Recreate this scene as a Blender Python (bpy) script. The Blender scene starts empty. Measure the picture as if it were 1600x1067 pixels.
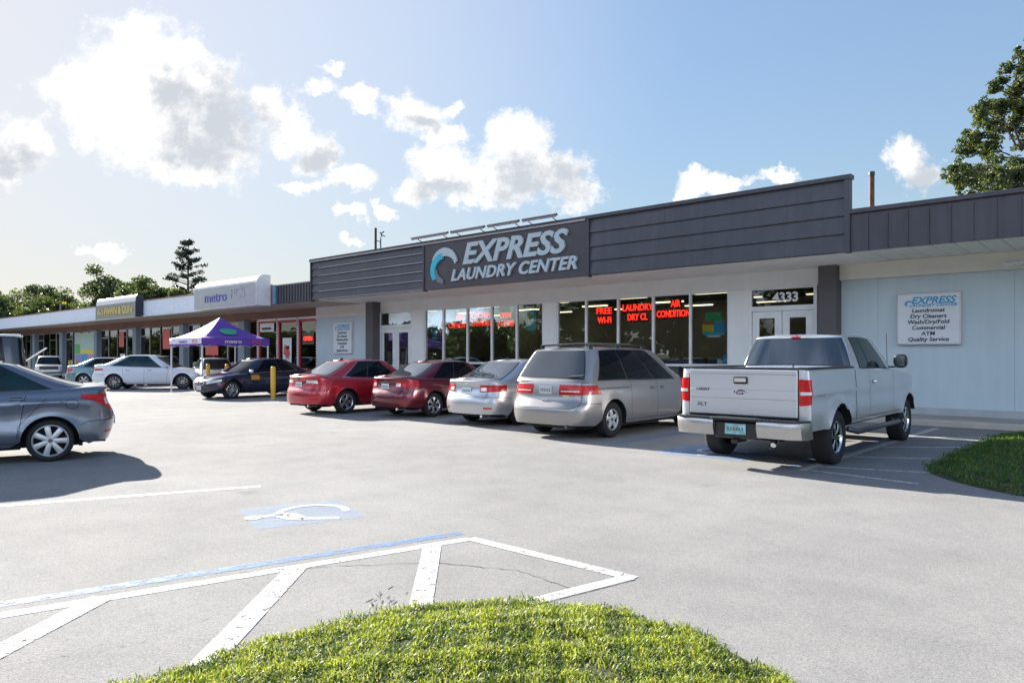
import bpy, math, random
import numpy as np
from mathutils import Vector, Matrix
R = math.radians
sc = bpy.context.scene
col = sc.collection
rnd = random.Random(7)
# ------------------------------------------------------------------ camera
cam_d = bpy.data.cameras.new('camera'); cam = bpy.data.objects.new('camera', cam_d); col.objects.link(cam)
cam_d.sensor_width = 36; cam_d.lens = 36*1120/1600; cam_d.shift_y = 21.5/1600
cam_d.clip_end = 3000; cam_d.clip_start = .05
YAW = math.atan2(.665, .747)
cam.location = (0, 0, 1.6); cam.rotation_euler = (R(90), 0, YAW)
sc.camera = cam
CR = Vector((math.cos(YAW), math.sin(YAW), 0)); CF = Vector((-math.sin(YAW), math.cos(YAW), 0))
# ------------------------------------------------------------------ light
SUN_EL = R(22.5)
SUN_AZ = Vector((-.997, .085, 0)).normalized()          # horizontal direction towards the sun
sun_dir = Vector((SUN_AZ.x*math.cos(SUN_EL), SUN_AZ.y*math.cos(SUN_EL), math.sin(SUN_EL)))
sd = bpy.data.lights.new('sun', 'SUN'); sd.energy = 5.0; sd.angle = R(.5); sd.color = (1, .95, .87)
so = bpy.data.objects.new('sun', sd); col.objects.link(so)
so.rotation_euler = sun_dir.to_track_quat('Z', 'Y').to_euler()
sc.view_settings.view_transform = 'Standard'; sc.view_settings.look = 'None'
sc.view_settings.exposure = 1.74; sc.view_settings.gamma = 1
w = bpy.data.worlds.new('World'); sc.world = w; w.use_nodes = True
nt = w.node_tree; nt.nodes.clear()
def N(t, **k):
    n = nt.nodes.new(t)
    for a, b in k.items(): setattr(n, a, b)
    return n
def lk(a, b): nt.links.new(a, b)
sky = N('ShaderNodeTexSky', sky_type='NISHITA'); sky.sun_disc = False
sky.sun_elevation = SUN_EL; sky.sun_rotation = math.atan2(SUN_AZ.x, SUN_AZ.y)
sky.air_density = 1.1; sky.dust_density = .25; sky.ozone_density = 1.6; sky.altitude = 0
SKY_K = .062
tc = N('ShaderNodeTexCoord')
def vm(op, a, b=None, c=None):
    n = N('ShaderNodeVectorMath', operation=op)
    for i, v in enumerate((a, b, c)):
        if v is None: continue
        if isinstance(v, (tuple, Vector)): n.inputs[i].default_value = tuple(v)
        else: lk(v, n.inputs[i])
    return n
def ma(op, a, b=None, c=None, clamp=False):
    n = N('ShaderNodeMath', operation=op); n.use_clamp = clamp
    for i, v in enumerate((a, b, c)):
        if v is None: continue
        if isinstance(v, (int, float)): n.inputs[i].default_value = v
        else: lk(v, n.inputs[i])
    return n.outputs[0]
D = tc.outputs['Generated']
# cumulus clouds placed by their compass direction: tangent-plane coordinates about the bearing CF
dx = vm('DOT_PRODUCT', D, CR).outputs['Value']; dz = vm('DOT_PRODUCT', D, CF).outputs['Value']
dy = vm('DOT_PRODUCT', D, Vector((0, 0, 1))).outputs['Value']
front = ma('GREATER_THAN', dz, .08); dzc = ma('MAXIMUM', dz, .08)
cx = ma('DIVIDE', dx, dzc); cy = ma('DIVIDE', dy, dzc)
cmb = N('ShaderNodeCombineXYZ'); lk(cx, cmb.inputs[0]); lk(cy, cmb.inputs[1]); P0 = cmb.outputs[0]
def noise(vec, scale, detail=6, rough=.6, lac=2.1):
    n = N('ShaderNodeTexNoise'); n.inputs['Scale'].default_value = scale; n.inputs['Detail'].default_value = detail
    n.inputs['Roughness'].default_value = rough; n.inputs['Lacunarity'].default_value = lac; lk(vec, n.inputs['Vector']); return n
wn = noise(P0, 14, 5, .6)
wo = vm('SUBTRACT', wn.outputs['Color'], (.5, .5, .5)).outputs[0]
P = vm('MULTIPLY_ADD', wo, (.11, .09, 0), P0).outputs[0]
BL = [(225,90,105,72),(125,128,80,40),(270,165,135,100),(320,215,95,60),(225,225,75,48),(285,262,85,34),(180,170,90,60),
      (20,235,62,50),(-20,262,60,35),
      (418,160,34,40),(450,205,40,38),(492,240,32,30),(500,145,42,18),(560,160,38,20),(512,114,26,12),
      (650,178,50,34),(690,205,45,18),(700,165,16,16),(545,280,48,24),(480,285,45,14),(600,322,20,9),(545,335,30,12),(545,366,22,8),
      (660,290,48,24),(700,262,62,44),(735,300,45,22),(815,222,62,50),(800,275,70,48),(870,270,70,44),(905,295,40,34),
      (1115,290,56,20),(1150,285,30,20),(1200,283,30,12),(1075,304,28,10),
      (1420,255,38,44),(1450,278,40,30),
      (170,392,40,14)]
acc = None
for (bx, by, rx, ry) in BL:
    ix, iy = 1120/rx, 1120/ry
    ox, oy = -(bx-800)/rx, -(555-by)/ry
    d = vm('LENGTH', vm('MULTIPLY_ADD', P, (ix, iy, 0), (ox, oy, 0)).outputs[0]).outputs['Value']
    v = ma('SUBTRACT', 1.0, d)
    acc = v if acc is None else ma('SMOOTH_MAX', acc, v, .35)
fb = noise(P0, 22, 10, .62).outputs[0]
fb2 = noise(P0, 11, 8, .6).outputs[0]
GL = [(345,190,80,75),(300,235,70,35),(270,150,45,35),(870,275,75,42),(800,290,45,30),(22,258,42,34),(500,240,25,20),(690,290,35,20),(1450,285,40,28),(660,190,25,14)]
gacc = None
for (bx, by, rx, ry) in GL:
    d = vm('LENGTH', vm('MULTIPLY_ADD', P, (1120/rx, 1120/ry, 0), (-(bx-800)/rx, -(555-by)/ry, 0)).outputs[0]).outputs['Value']
    v = ma('SUBTRACT', 1.0, d); gacc = v if gacc is None else ma('SMOOTH_MAX', gacc, v, .3)
fb3 = noise(vm('ADD', P0, (.012, .008, 0)).outputs[0], 22, 10, .62).outputs[0]
relief = ma('MULTIPLY', ma('SUBTRACT', fb3, fb), 3.0)
fb4 = noise(P0, 75, 6, .7).outputs[0]
fac = ma('MULTIPLY_ADD', ma('SUBTRACT', fb4, .5), .55, ma('MULTIPLY_ADD', ma('SUBTRACT', fb, .5), 1.7, acc))
den = N('ShaderNodeMapRange'); den.interpolation_type = 'SMOOTHSTEP'; lk(fac, den.inputs[0])
den.inputs[1].default_value = -.14; den.inputs[2].default_value = .46
thick = N('ShaderNodeMapRange'); thick.interpolation_type = 'SMOOTHSTEP'
lk(ma('ADD', relief, ma('MULTIPLY_ADD', ma('SUBTRACT', fb2, .5), 1.8, gacc)), thick.inputs[0])
thick.inputs[1].default_value = -.55; thick.inputs[2].default_value = .95
mixc = N('ShaderNodeMix', data_type='RGBA'); lk(thick.outputs[0], mixc.inputs[0])
mixc.inputs[6].default_value = (.335, .333, .328, 1); mixc.inputs[7].default_value = (.195, .205, .22, 1)
dens = ma('MULTIPLY', ma('MULTIPLY', den.outputs[0], front), .93)
# soft shoulder on the glare round the sun
lum = N('ShaderNodeRGBToBW'); lk(sky.outputs[0], lum.inputs[0])
fl_ = ma('DIVIDE', 1.86*SKY_K, ma('MULTIPLY_ADD', lum.outputs[0], 6.5*SKY_K, 1.0))
skc = vm('SCALE', sky.outputs[0]); lk(fl_, skc.inputs['Scale'])
# unseen cloud fill added to the sky opposite the shops, lifts the shaded fronts
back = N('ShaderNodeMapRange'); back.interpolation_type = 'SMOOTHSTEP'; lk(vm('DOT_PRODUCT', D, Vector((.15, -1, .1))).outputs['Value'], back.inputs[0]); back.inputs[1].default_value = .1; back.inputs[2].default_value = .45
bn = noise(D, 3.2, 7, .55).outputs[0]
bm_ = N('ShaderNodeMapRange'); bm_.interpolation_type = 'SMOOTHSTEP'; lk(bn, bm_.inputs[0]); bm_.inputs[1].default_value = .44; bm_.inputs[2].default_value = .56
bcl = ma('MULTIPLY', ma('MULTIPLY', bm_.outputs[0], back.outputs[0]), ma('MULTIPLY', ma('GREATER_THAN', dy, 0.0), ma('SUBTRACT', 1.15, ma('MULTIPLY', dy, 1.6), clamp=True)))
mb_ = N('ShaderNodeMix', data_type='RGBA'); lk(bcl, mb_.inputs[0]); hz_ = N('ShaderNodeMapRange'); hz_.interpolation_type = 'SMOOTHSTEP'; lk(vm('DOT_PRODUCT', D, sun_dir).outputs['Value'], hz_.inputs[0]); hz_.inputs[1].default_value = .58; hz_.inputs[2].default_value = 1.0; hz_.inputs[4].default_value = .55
lo_ = N('ShaderNodeMapRange'); lo_.interpolation_type = 'SMOOTHSTEP'; lk(dy, lo_.inputs[0]); lo_.inputs[1].default_value = .21; lo_.inputs[2].default_value = .0; lo_.inputs[3].default_value = 0; lo_.inputs[4].default_value = .6
hm_ = N('ShaderNodeMix', data_type='RGBA'); lk(ma('MAXIMUM', hz_.outputs[0], lo_.outputs[0]), hm_.inputs[0]); lk(skc.outputs[0], hm_.inputs[6]); hm_.inputs[7].default_value = (.262, .275, .292, 1)
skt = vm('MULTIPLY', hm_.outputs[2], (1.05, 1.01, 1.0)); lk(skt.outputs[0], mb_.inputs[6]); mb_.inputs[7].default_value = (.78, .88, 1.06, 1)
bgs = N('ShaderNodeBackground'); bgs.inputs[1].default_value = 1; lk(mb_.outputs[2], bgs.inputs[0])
bgc = N('ShaderNodeBackground'); bgc.inputs[1].default_value = 1; lk(mixc.outputs[2], bgc.inputs[0])
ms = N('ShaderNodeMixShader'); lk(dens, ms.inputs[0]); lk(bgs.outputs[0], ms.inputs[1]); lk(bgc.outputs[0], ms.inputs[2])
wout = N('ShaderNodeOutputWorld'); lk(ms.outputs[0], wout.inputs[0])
w.cycles.sampling_method = 'MANUAL'; w.cycles.sample_map_resolution = 512
sc.cycles.max_bounces = 7; sc.cycles.transparent_max_bounces = 8; sc.cycles.use_denoising = True
sc.cycles.sample_clamp_indirect = 4
# ------------------------------------------------------------------ materials
MATS = {}
def mat(name, c, rough=.6, metal=0, coat=0, var=.08, vs=3, bump=0, bs=60, emit=None, es=0, spec=.5, coatr=.03, alt=None, amix=(.45,.6), streak=0):
    """procedural surface: base colour with large and small noise variation, optional bump"""
    if name in MATS: return MATS[name]
    m = bpy.data.materials.new(name); m.use_nodes = True; t = m.node_tree; b = t.nodes['Principled BSDF']
    MATS[name] = m
    tcn = t.nodes.new('ShaderNodeTexCoord')
    def nz(s, d=4):
        n = t.nodes.new('ShaderNodeTexNoise'); n.inputs['Scale'].default_value = s; n.inputs['Detail'].default_value = d
        t.links.new(tcn.outputs['Object'], n.inputs['Vector']); return n
    n1 = nz(vs, 6)
    cr = t.nodes.new('ShaderNodeValToRGB'); t.links.new(n1.outputs[0], cr.inputs[0])
    lo = [max(0, x*(1-var)) for x in c]; hi = [min(1, x*(1+var)) for x in c]
    if alt is not None: lo, hi = c, alt; cr.color_ramp.elements[0].position, cr.color_ramp.elements[1].position = amix
    else: cr.color_ramp.elements[0].position = .3; cr.color_ramp.elements[1].position = .7
    cr.color_ramp.elements[0].color = (*lo, 1); cr.color_ramp.elements[1].color = (*hi, 1)
    if streak:   # rain streaks and grime, long in the vertical direction
        mp = t.nodes.new('ShaderNodeMapping'); mp.inputs['Scale'].default_value = (7, 7, .55); t.links.new(tcn.outputs['Object'], mp.inputs[0])
        n3 = t.nodes.new('ShaderNodeTexNoise'); n3.inputs['Scale'].default_value = 1; n3.inputs['Detail'].default_value = 7; n3.inputs['Roughness'].default_value = .65; t.links.new(mp.outputs[0], n3.inputs['Vector'])
        r3 = t.nodes.new('ShaderNodeMapRange'); t.links.new(n3.outputs[0], r3.inputs[0]); r3.inputs[1].default_value = .32; r3.inputs[2].default_value = .62; r3.inputs[3].default_value = 1-streak; r3.inputs[4].default_value = 1
        mu = t.nodes.new('ShaderNodeVectorMath'); mu.operation = 'SCALE'; t.links.new(cr.outputs[0], mu.inputs[0]); t.links.new(r3.outputs[0], mu.inputs['Scale']); t.links.new(mu.outputs[0], b.inputs['Base Color'])
    else: t.links.new(cr.outputs[0], b.inputs['Base Color'])
    b.inputs['Roughness'].default_value = rough; b.inputs['Metallic'].default_value = metal
    b.inputs['Coat Weight'].default_value = coat; b.inputs['Coat Roughness'].default_value = coatr
    b.inputs['Specular IOR Level'].default_value = spec
    if bump:
        n2 = nz(bs, 3); bp = t.nodes.new('ShaderNodeBump'); bp.inputs['Strength'].default_value = bump; bp.inputs['Distance'].default_value = .01
        t.links.new(n2.outputs[0], bp.inputs['Height']); t.links.new(bp.outputs[0], b.inputs['Normal'])
    if emit: b.inputs['Emission Color'].default_value = (*emit, 1); b.inputs['Emission Strength'].default_value = es
    return m
def paint(name, c, metal=.55, rough=.32):
    return mat(name, c, rough, metal, 1, var=.03, vs=1.5, coatr=.02)
def glassmat(name, tint, reflect=1.0):
    m = bpy.data.materials.new(name); m.use_nodes = True; t = m.node_tree; t.nodes.clear()
    o = t.nodes.new('ShaderNodeOutputMaterial'); mx = t.nodes.new('ShaderNodeMixShader')
    tr = t.nodes.new('ShaderNodeBsdfTransparent'); tr.inputs[0].default_value = (*tint, 1)
    gl = t.nodes.new('ShaderNodeBsdfGlossy'); gl.inputs['Roughness'].default_value = .01; gl.inputs[0].default_value = (.95, 1, 1, 1)
    fr = t.nodes.new('ShaderNodeFresnel'); fr.inputs[0].default_value = 1.5
    mu = t.nodes.new('ShaderNodeMath'); mu.operation = 'MULTIPLY_ADD'; mu.inputs[1].default_value = reflect; mu.inputs[2].default_value = .03
    tcn = t.nodes.new('ShaderNodeTexCoord'); nz = t.nodes.new('ShaderNodeTexNoise'); nz.inputs['Scale'].default_value = .9
    bp = t.nodes.new('ShaderNodeBump'); bp.inputs['Strength'].default_value = .025; bp.inputs['Distance'].default_value = .05
    t.links.new(tcn.outputs['Object'], nz.inputs[0]); t.links.new(nz.outputs[0], bp.inputs['Height']); t.links.new(bp.outputs[0], gl.inputs['Normal'])
    t.links.new(fr.outputs[0], mu.inputs[0]); t.links.new(mu.outputs[0], mx.inputs[0]); t.links.new(tr.outputs[0], mx.inputs[1])
    t.links.new(gl.outputs[0], mx.inputs[2]); t.links.new(mx.outputs[0], o.inputs[0]); return m
GLASS = glassmat('window_glass', (.78, .81, .80), .6); DGLASS = glassmat('dark_window_glass', (.6, .6, .6), .4)
CARGLASS = mat('car_glass', (.006, .008, .012), .03, 0, 0, var=.3, vs=2, spec=.28)
CARGLASS2 = mat('car_glass_green', (.012, .04, .048), .03, 0, 0, var=.5, vs=2, spec=.3)
REARGL = mat('rear_screen_glass', (.03, .032, .036), .04, 0, 1, var=.3, vs=2, spec=.8)
RUBBER = mat('tyre_rubber', (.018, .018, .019), .8, bump=.2, bs=90)
DARK = mat('underbody_black', (.012, .012, .013), .9)
TRIM = mat('black_trim', (.02, .02, .022), .45)
SEAM = mat('panel_gap', (.008, .008, .009), .9)
CHROME = mat('chrome', (.8, .8, .82), .08, 1)
ALLOY = mat('alloy', (.62, .63, .65), .22, .9)
HUBCAP = mat('silver_hubcap', (.6, .61, .62), .38, .5)
REDL = mat('red_lens', (.52, .008, .01), .15, 0, .15, var=.2, vs=30, spec=.4)
CLRL = mat('clear_lens', (.75, .74, .73), .12, .2, 1, var=.15, vs=40)
ORGL = mat('amber_lens', (.7, .16, .02), .12, 0, 1)
PLATE = mat('number_plate_white', (.66, .74, .76), .4, vs=30, var=.12)
WHITE = mat('white_paint', (.78, .79, .8), .5)
GREYB = mat('badge_grey', (.12, .12, .13), .3, .6)
# ------------------------------------------------------------------ helpers
def tag(o, label=None, cat=None, group=None, kind=None):
    if label: o['label'] = label
    if cat: o['category'] = cat
    if group: o['group'] = group
    if kind: o['kind'] = kind
    return o
def empty(name, loc=(0, 0, 0), rz=0, label=None, cat=None, group=None):
    o = bpy.data.objects.new(name, None); col.objects.link(o); o.location = loc; o.rotation_euler = (0, 0, rz)
    o.empty_display_size = .2
    return tag(o, label, cat, group)
class MB:
    def __init__(s): s.v = []; s.f = []; s.m = []; s.sm = []
    def add(s, vs, fs, mi=0, smooth=False):
        o = len(s.v); s.v += [tuple(p) for p in vs]
        for f in fs: s.f.append(tuple(i+o for i in f)); s.m.append(mi); s.sm.append(smooth)
        return s
    def box(s, x0, x1, y0, y1, z0, z1, mi=0, bev=0):
        if bev:
            b = min(bev, (x1-x0)/2.2, (y1-y0)/2.2, (z1-z0)/2.2); vs = []; idx = {}
            for i, (X, sx) in enumerate(((x0, 1), (x1, -1))):
                for j, (Y, sy) in enumerate(((y0, 1), (y1, -1))):
                    for k, (Z, sz) in enumerate(((z0, 1), (z1, -1))):
                        for a in range(3):
                            p = [X+sx*b, Y+sy*b, Z+sz*b]; p[a] = (X, Y, Z)[a]; idx[(i, j, k, a)] = len(vs); vs.append(p)
            q = idx; fs = []
            for k in (0, 1):
                fs += [(q[0,0,k,2], q[1,0,k,2], q[1,1,k,2], q[0,1,k,2])]; fs += [(q[0,k,0,1], q[1,k,0,1], q[1,k,1,1], q[0,k,1,1])]
                fs += [(q[k,0,0,0], q[k,1,0,0], q[k,1,1,0], q[k,0,1,0])]
                for l in (0, 1):
                    fs += [(q[0,k,l,1], q[1,k,l,1], q[1,k,l,2], q[0,k,l,2])]; fs += [(q[k,0,l,0], q[k,1,l,0], q[k,1,l,2], q[k,0,l,2])]
                    fs += [(q[k,l,0,0], q[k,l,1,0], q[k,l,1,1], q[k,l,0,1])]
                    for a in (0, 1): fs += [(q[k,l,a,0], q[k,l,a,1], q[k,l,a,2])]
            return s.add(vs, fs, mi)
        vs = [(x, y, z) for z in (z0, z1) for x, y in ((x0, y0), (x1, y0), (x1, y1), (x0, y1))]
        return s.add(vs, [(3,2,1,0),(4,5,6,7),(0,1,5,4),(1,2,6,5),(2,3,7,6),(3,0,4,7)], mi)
    def tube(s, pts, r, n=8, mi=0, cap=True, r1=None):
        pts = [Vector(p) for p in pts]; rings = []; L = len(pts)
        for i, p in enumerate(pts):
            d = (pts[min(i+1, L-1)]-pts[max(i-1, 0)]).normalized()
            u = d.cross(Vector((0, 0, 1))) if abs(d.z) < .95 else d.cross(Vector((1, 0, 0)))
            u.normalize(); v = d.cross(u); rr = r if r1 is None else r+(r1-r)*i/(L-1)
            rings.append([p+(u*math.cos(a*2*math.pi/n)+v*math.sin(a*2*math.pi/n))*rr for a in range(n)])
        vs = [q for rg in rings for q in rg]
        fs = [(i*n+a, i*n+(a+1) % n, (i+1)*n+(a+1) % n, (i+1)*n+a) for i in range(L-1) for a in range(n)]
        s.add(vs, fs, mi, True)
        if cap: s.add(rings[0], [tuple(range(n))[::-1]], mi); s.add(rings[-1], [tuple(range(n))], mi)
        return s
    def prism(s, poly, axis, a, b, mi=0):
        """extrude a 2D polygon along axis ('x': poly=(y,z); 'y': poly=(x,z); 'z': poly=(x,y))"""
        def P(p, t): return {'x': (t, p[0], p[1]), 'y': (p[0], t, p[1]), 'z': (p[0], p[1], t)}[axis]
        n = len(poly); vs = [P(p, a) for p in poly]+[P(p, b) for p in poly]
        fs = [tuple(range(n)), tuple(range(2*n-1, n-1, -1))]+[(i, (i+1) % n, n+(i+1) % n, n+i) for i in range(n)]
        return s.add(vs, fs, mi)
    def grid(s, rows, mi=0, smooth=True, close=False):
        n = len(rows[0]); vs = [p for r in rows for p in r]; m = n if close else n-1
        fs = [(i*n+j, i*n+(j+1) % n, (i+1)*n+(j+1) % n, (i+1)*n+j) for i in range(len(rows)-1) for j in range(m)]
        return s.add(vs, fs, mi, smooth)
    def build(s, name, mats, parent=None, sharp=None, fix=True, weld=0):
        me = bpy.data.meshes.new(name); me.from_pydata(s.v, [], s.f)
        if not isinstance(mats, (list, tuple)): mats = [mats]
        for m in mats: me.materials.append(m)
        me.polygons.foreach_set('material_index', s.m); me.polygons.foreach_set('use_smooth', s.sm)
        if fix or weld:
            import bmesh
            bm = bmesh.new(); bm.from_mesh(me)
            if weld: bmesh.ops.remove_doubles(bm, verts=bm.verts, dist=weld)
            if fix: bmesh.ops.recalc_face_normals(bm, faces=bm.faces)
            bm.to_mesh(me); bm.free()
        if sharp: me.set_sharp_from_angle(angle=R(sharp))
        me.update()
        o = bpy.data.objects.new(name, me); col.objects.link(o)
        if parent: o.parent = parent
        return o
def bx(name, m, x0, x1, y0, y1, z0, z1, parent=None, bev=0): return MB().box(x0, x1, y0, y1, z0, z1, 0, bev).build(name, m, parent)
def text(name, s, size, m, parent, loc, rot=(R(90), 0, 0), ext=.01, off=0, shear=0, sx=1, align='CENTER', spacing=1):
    c = bpy.data.curves.new(name, 'FONT'); c.body = s; c.size = size; c.extrude = ext; c.offset = off; c.shear = shear
    c.align_x = align; c.align_y = 'CENTER'; c.space_character = spacing; c.resolution_u = 3
    t = bpy.data.objects.new('tmp', c); col.objects.link(t)
    bpy.context.view_layer.update()
    me = bpy.data.meshes.new_from_object(t.evaluated_get(bpy.context.evaluated_depsgraph_get()))
    bpy.data.objects.remove(t); me.name = name; me.materials.clear(); me.materials.append(m)
    o = bpy.data.objects.new(name, me); col.objects.link(o); o.location = loc; o.rotation_euler = rot; o.scale = (sx, 1, 1)
    if parent: o.parent = parent
    return o
def lerp(a, b, t): return a+(b-a)*t
def prof(pts, smooth=True):
    xs = [p[0] for p in pts]; ys = [p[1] for p in pts]; n = len(pts)
    d = [(ys[i+1]-ys[i])/(xs[i+1]-xs[i]) for i in range(n-1)]
    mm = [d[0]]+[0 if d[i-1]*d[i] <= 0 else 2*d[i-1]*d[i]/(d[i-1]+d[i]) for i in range(1, n-1)]+[d[-1]]
    def f(x):
        if x <= xs[0]: return ys[0]
        if x >= xs[-1]: return ys[-1]
        for i in range(n-1):
            if x <= xs[i+1]:
                h = xs[i+1]-xs[i]; t = (x-xs[i])/h
                if not smooth: return ys[i]+(ys[i+1]-ys[i])*t
                return (2*t**3-3*t*t+1)*ys[i]+(t**3-2*t*t+t)*h*mm[i]+(-2*t**3+3*t*t)*ys[i+1]+(t**3-t*t)*h*mm[i+1]
    return f
# ------------------------------------------------------------------ the ground
def ground_mat():
    m = bpy.data.materials.new('old_asphalt'); m.use_nodes = True; t = m.node_tree; b = t.nodes['Principled BSDF']; L = t.links.new
    g = t.nodes.new('ShaderNodeNewGeometry')
    def nz(s, d=4, r=.55):
        n = t.nodes.new('ShaderNodeTexNoise'); n.inputs['Scale'].default_value = s; n.inputs['Detail'].default_value = d; n.inputs['Roughness'].default_value = r
        L(g.outputs['Position'], n.inputs['Vector']); return n.outputs[0]
    def ramp(src, stops):
        c = t.nodes.new('ShaderNodeValToRGB'); L(src, c.inputs[0]); e = c.color_ramp.elements
        for i, (p, cc) in enumerate(stops):
            if i < 2: el = e[i]; el.position = p
            else: el = e.new(p)
            el.color = (*cc, 1)
        return c.outputs[0]
    def mul(a, bb, f=1):
        x = t.nodes.new('ShaderNodeMix'); x.data_type = 'RGBA'; x.blend_type = 'MULTIPLY'; x.inputs[0].default_value = f; L(a, x.inputs[6]); L(bb, x.inputs[7]); return x.outputs[2]
    base = ramp(nz(.35, 6), [(.3, (.266, .258, .250)), (.7, (.306, .298, .290))])
    blot = ramp(nz(1.6, 8, .65), [(.33, (.86, .87, .88)), (.6, (1, 1, 1))])
    v = t.nodes.new('ShaderNodeTexVoronoi'); v.inputs['Scale'].default_value = 110; L(g.outputs['Position'], v.inputs['Vector'])
    peb = ramp(v.outputs['Color'], [(.1, (.62, .61, .6)), (.5, (1, 1, 1)), (.92, (1.28, 1.26, 1.22))])
    fine = ramp(nz(130, 2, .7), [(.36, (.6, .6, .6)), (.5, (1, 1, 1)), (.7, (1.15, 1.15, 1.15))])
    spot = ramp(nz(5.5, 9, .75), [(.27, (.45, .44, .43)), (.36, (1, 1, 1))])
    oil = ramp(nz(1.05, 3, .5), [(.70, (1, 1, 1)), (.80, (.72, .71, .70))]); lane = ramp(nz(.16, 2, .5), [(.35, (.93, .93, .94)), (.6, (1.03, 1.03, 1.02))])
    base = mul(mul(base, oil), lane)
    c = mul(mul(mul(mul(base, blot), peb, .6), fine, .8), spot)
    L(c, b.inputs['Base Color']); b.inputs['Roughness'].default_value = 1; b.inputs['Specular IOR Level'].default_value = .12
    bp = t.nodes.new('ShaderNodeBump'); bp.inputs['Strength'].default_value = .3; bp.inputs['Distance'].default_value = .0022
    ad = t.nodes.new('ShaderNodeMath'); ad.operation = 'ADD'; L(v.outputs['Distance'], ad.inputs[0]); L(nz(60, 4, .7), ad.inputs[1])
    L(ad.outputs[0], bp.inputs['Height']); L(bp.outputs[0], b.inputs['Normal']); return m
ASPH = ground_mat()
def sheet(name, pts, z, m, kind='structure'):
    o = MB().add([(x, y, z) for x, y in pts], [tuple(range(len(pts)))]).build(name, m, fix=False); tag(o, kind=kind); return o
def worn(name, c, wear, lo=.32, hi=.5, scale=9):
    """painted marking with the aggregate of the asphalt showing where the paint has worn off"""
    m = bpy.data.materials.new(name); m.use_nodes = True; t = m.node_tree; b = t.nodes['Principled BSDF']; L = t.links.new
    g = t.nodes.new('ShaderNodeNewGeometry'); out = t.nodes['Material Output']
    def nz(s, d, r):
        n = t.nodes.new('ShaderNodeTexNoise'); n.inputs['Scale'].default_value = s; n.inputs['Detail'].default_value = d; n.inputs['Roughness'].default_value = r
        L(g.outputs['Position'], n.inputs['Vector']); return n.outputs[0]
    cr = t.nodes.new('ShaderNodeValToRGB'); L(nz(4, 5, .6), cr.inputs[0])
    cr.color_ramp.elements[0].color = (*[x*.86 for x in c], 1); cr.color_ramp.elements[1].color = (*c, 1); cr.color_ramp.elements[0].position = .3; cr.color_ramp.elements[1].position = .6
    L(cr.outputs[0], b.inputs['Base Color']); b.inputs['Roughness'].default_value = .7
    ad = t.nodes.new('ShaderNodeMath'); ad.operation = 'MULTIPLY_ADD'; L(nz(scale, 8, .8), ad.inputs[0]); ad.inputs[1].default_value = .6
    n3 = t.nodes.new('ShaderNodeMath'); n3.operation = 'MULTIPLY'; L(nz(90, 3, .7), n3.inputs[0]); n3.inputs[1].default_value = .4; L(n3.outputs[0], ad.inputs[2])
    r = t.nodes.new('ShaderNodeMapRange'); L(ad.outputs[0], r.inputs[0]); r.inputs[1].default_value = lo; r.inputs[2].default_value = hi
    r.inputs[3].default_value = 0; r.inputs[4].default_value = wear
    tr = t.nodes.new('ShaderNodeBsdfTransparent'); mx = t.nodes.new('ShaderNodeMixShader'); L(r.outputs[0], mx.inputs[0]); L(tr.outputs[0], mx.inputs[1]); L(b.outputs[0], mx.inputs[2]); L(mx.outputs[0], out.inputs[0])
    return m
sheet('ground', [(-1500, -1500), (1500, -1500), (1500, 1500), (-1500, 1500)], -.05, mat('dry_earth', (.12, .13, .07), .95, alt=(.2, .19, .13), vs=.3))
sheet('parking_lot', [(-160, -60), (40, -60), (40, 26), (-160, 26)], 0, ASPH)
WP = worn('white_road_paint', (.68, .68, .67), .95, .435, .495); WP2 = worn('faded_white_road_paint', (.68, .68, .68), .88, .36, .54)
BP = worn('blue_road_paint', (.13, .29, .60), .85, .44, .56); BP2 = worn('faded_blue_road_paint', (.22, .40, .68), .7, .34, .62)
BP3 = worn('ghost_blue_road_paint', (.25, .42, .68), .5, .36, .66)
def line(name, a, b, wd, m, z=.003):
    a, b = Vector(a), Vector(b); d = (b-a).normalized(); n = Vector((-d.y, d.x))*wd/2
    k = max(2, int((b-a).length/.5)); L = []; Rr = []
    for i in range(k+1):
        p = a.lerp(b, i/k); j = rnd.uniform(-.006, .006); L.append((p.x+n.x*(1+j*3), p.y+n.y*(1+j*3), z)); Rr.append((p.x-n.x*(1-j*3), p.y-n.y*(1-j*3), z))
    o = MB().grid([L, Rr], smooth=False).build(name, m, fix=True); tag(o, kind='structure'); return o
line('stall_line', (-9.95, .1), (-8.12, 4.5), .12, WP)
line('blue_stall_line', (-5.85, .0), (-4.64, 4.52), .12, BP)
line('aisle_line', (-5.6, .0), (-4.43, 4.42), .115, WP, .003)
line('aisle_line', (-4.43, 4.43), (-2.76, 4.42), .115, WP, .0045)
line('aisle_line', (-2.8, 4.42), (-3.02, 3.45), .115, WP2, .006)
line('hatch_line', (-5.18, 1.75), (-4.3, .6), .16, WP, .0045)
line('hatch_line', (-4.8, 2.95), (-3.65, 1.7), .16, WP, .0045)
line('hatch_line', (-4.5, 4.05), (-3.4, 2.95), .15, WP, .0045)
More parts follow.
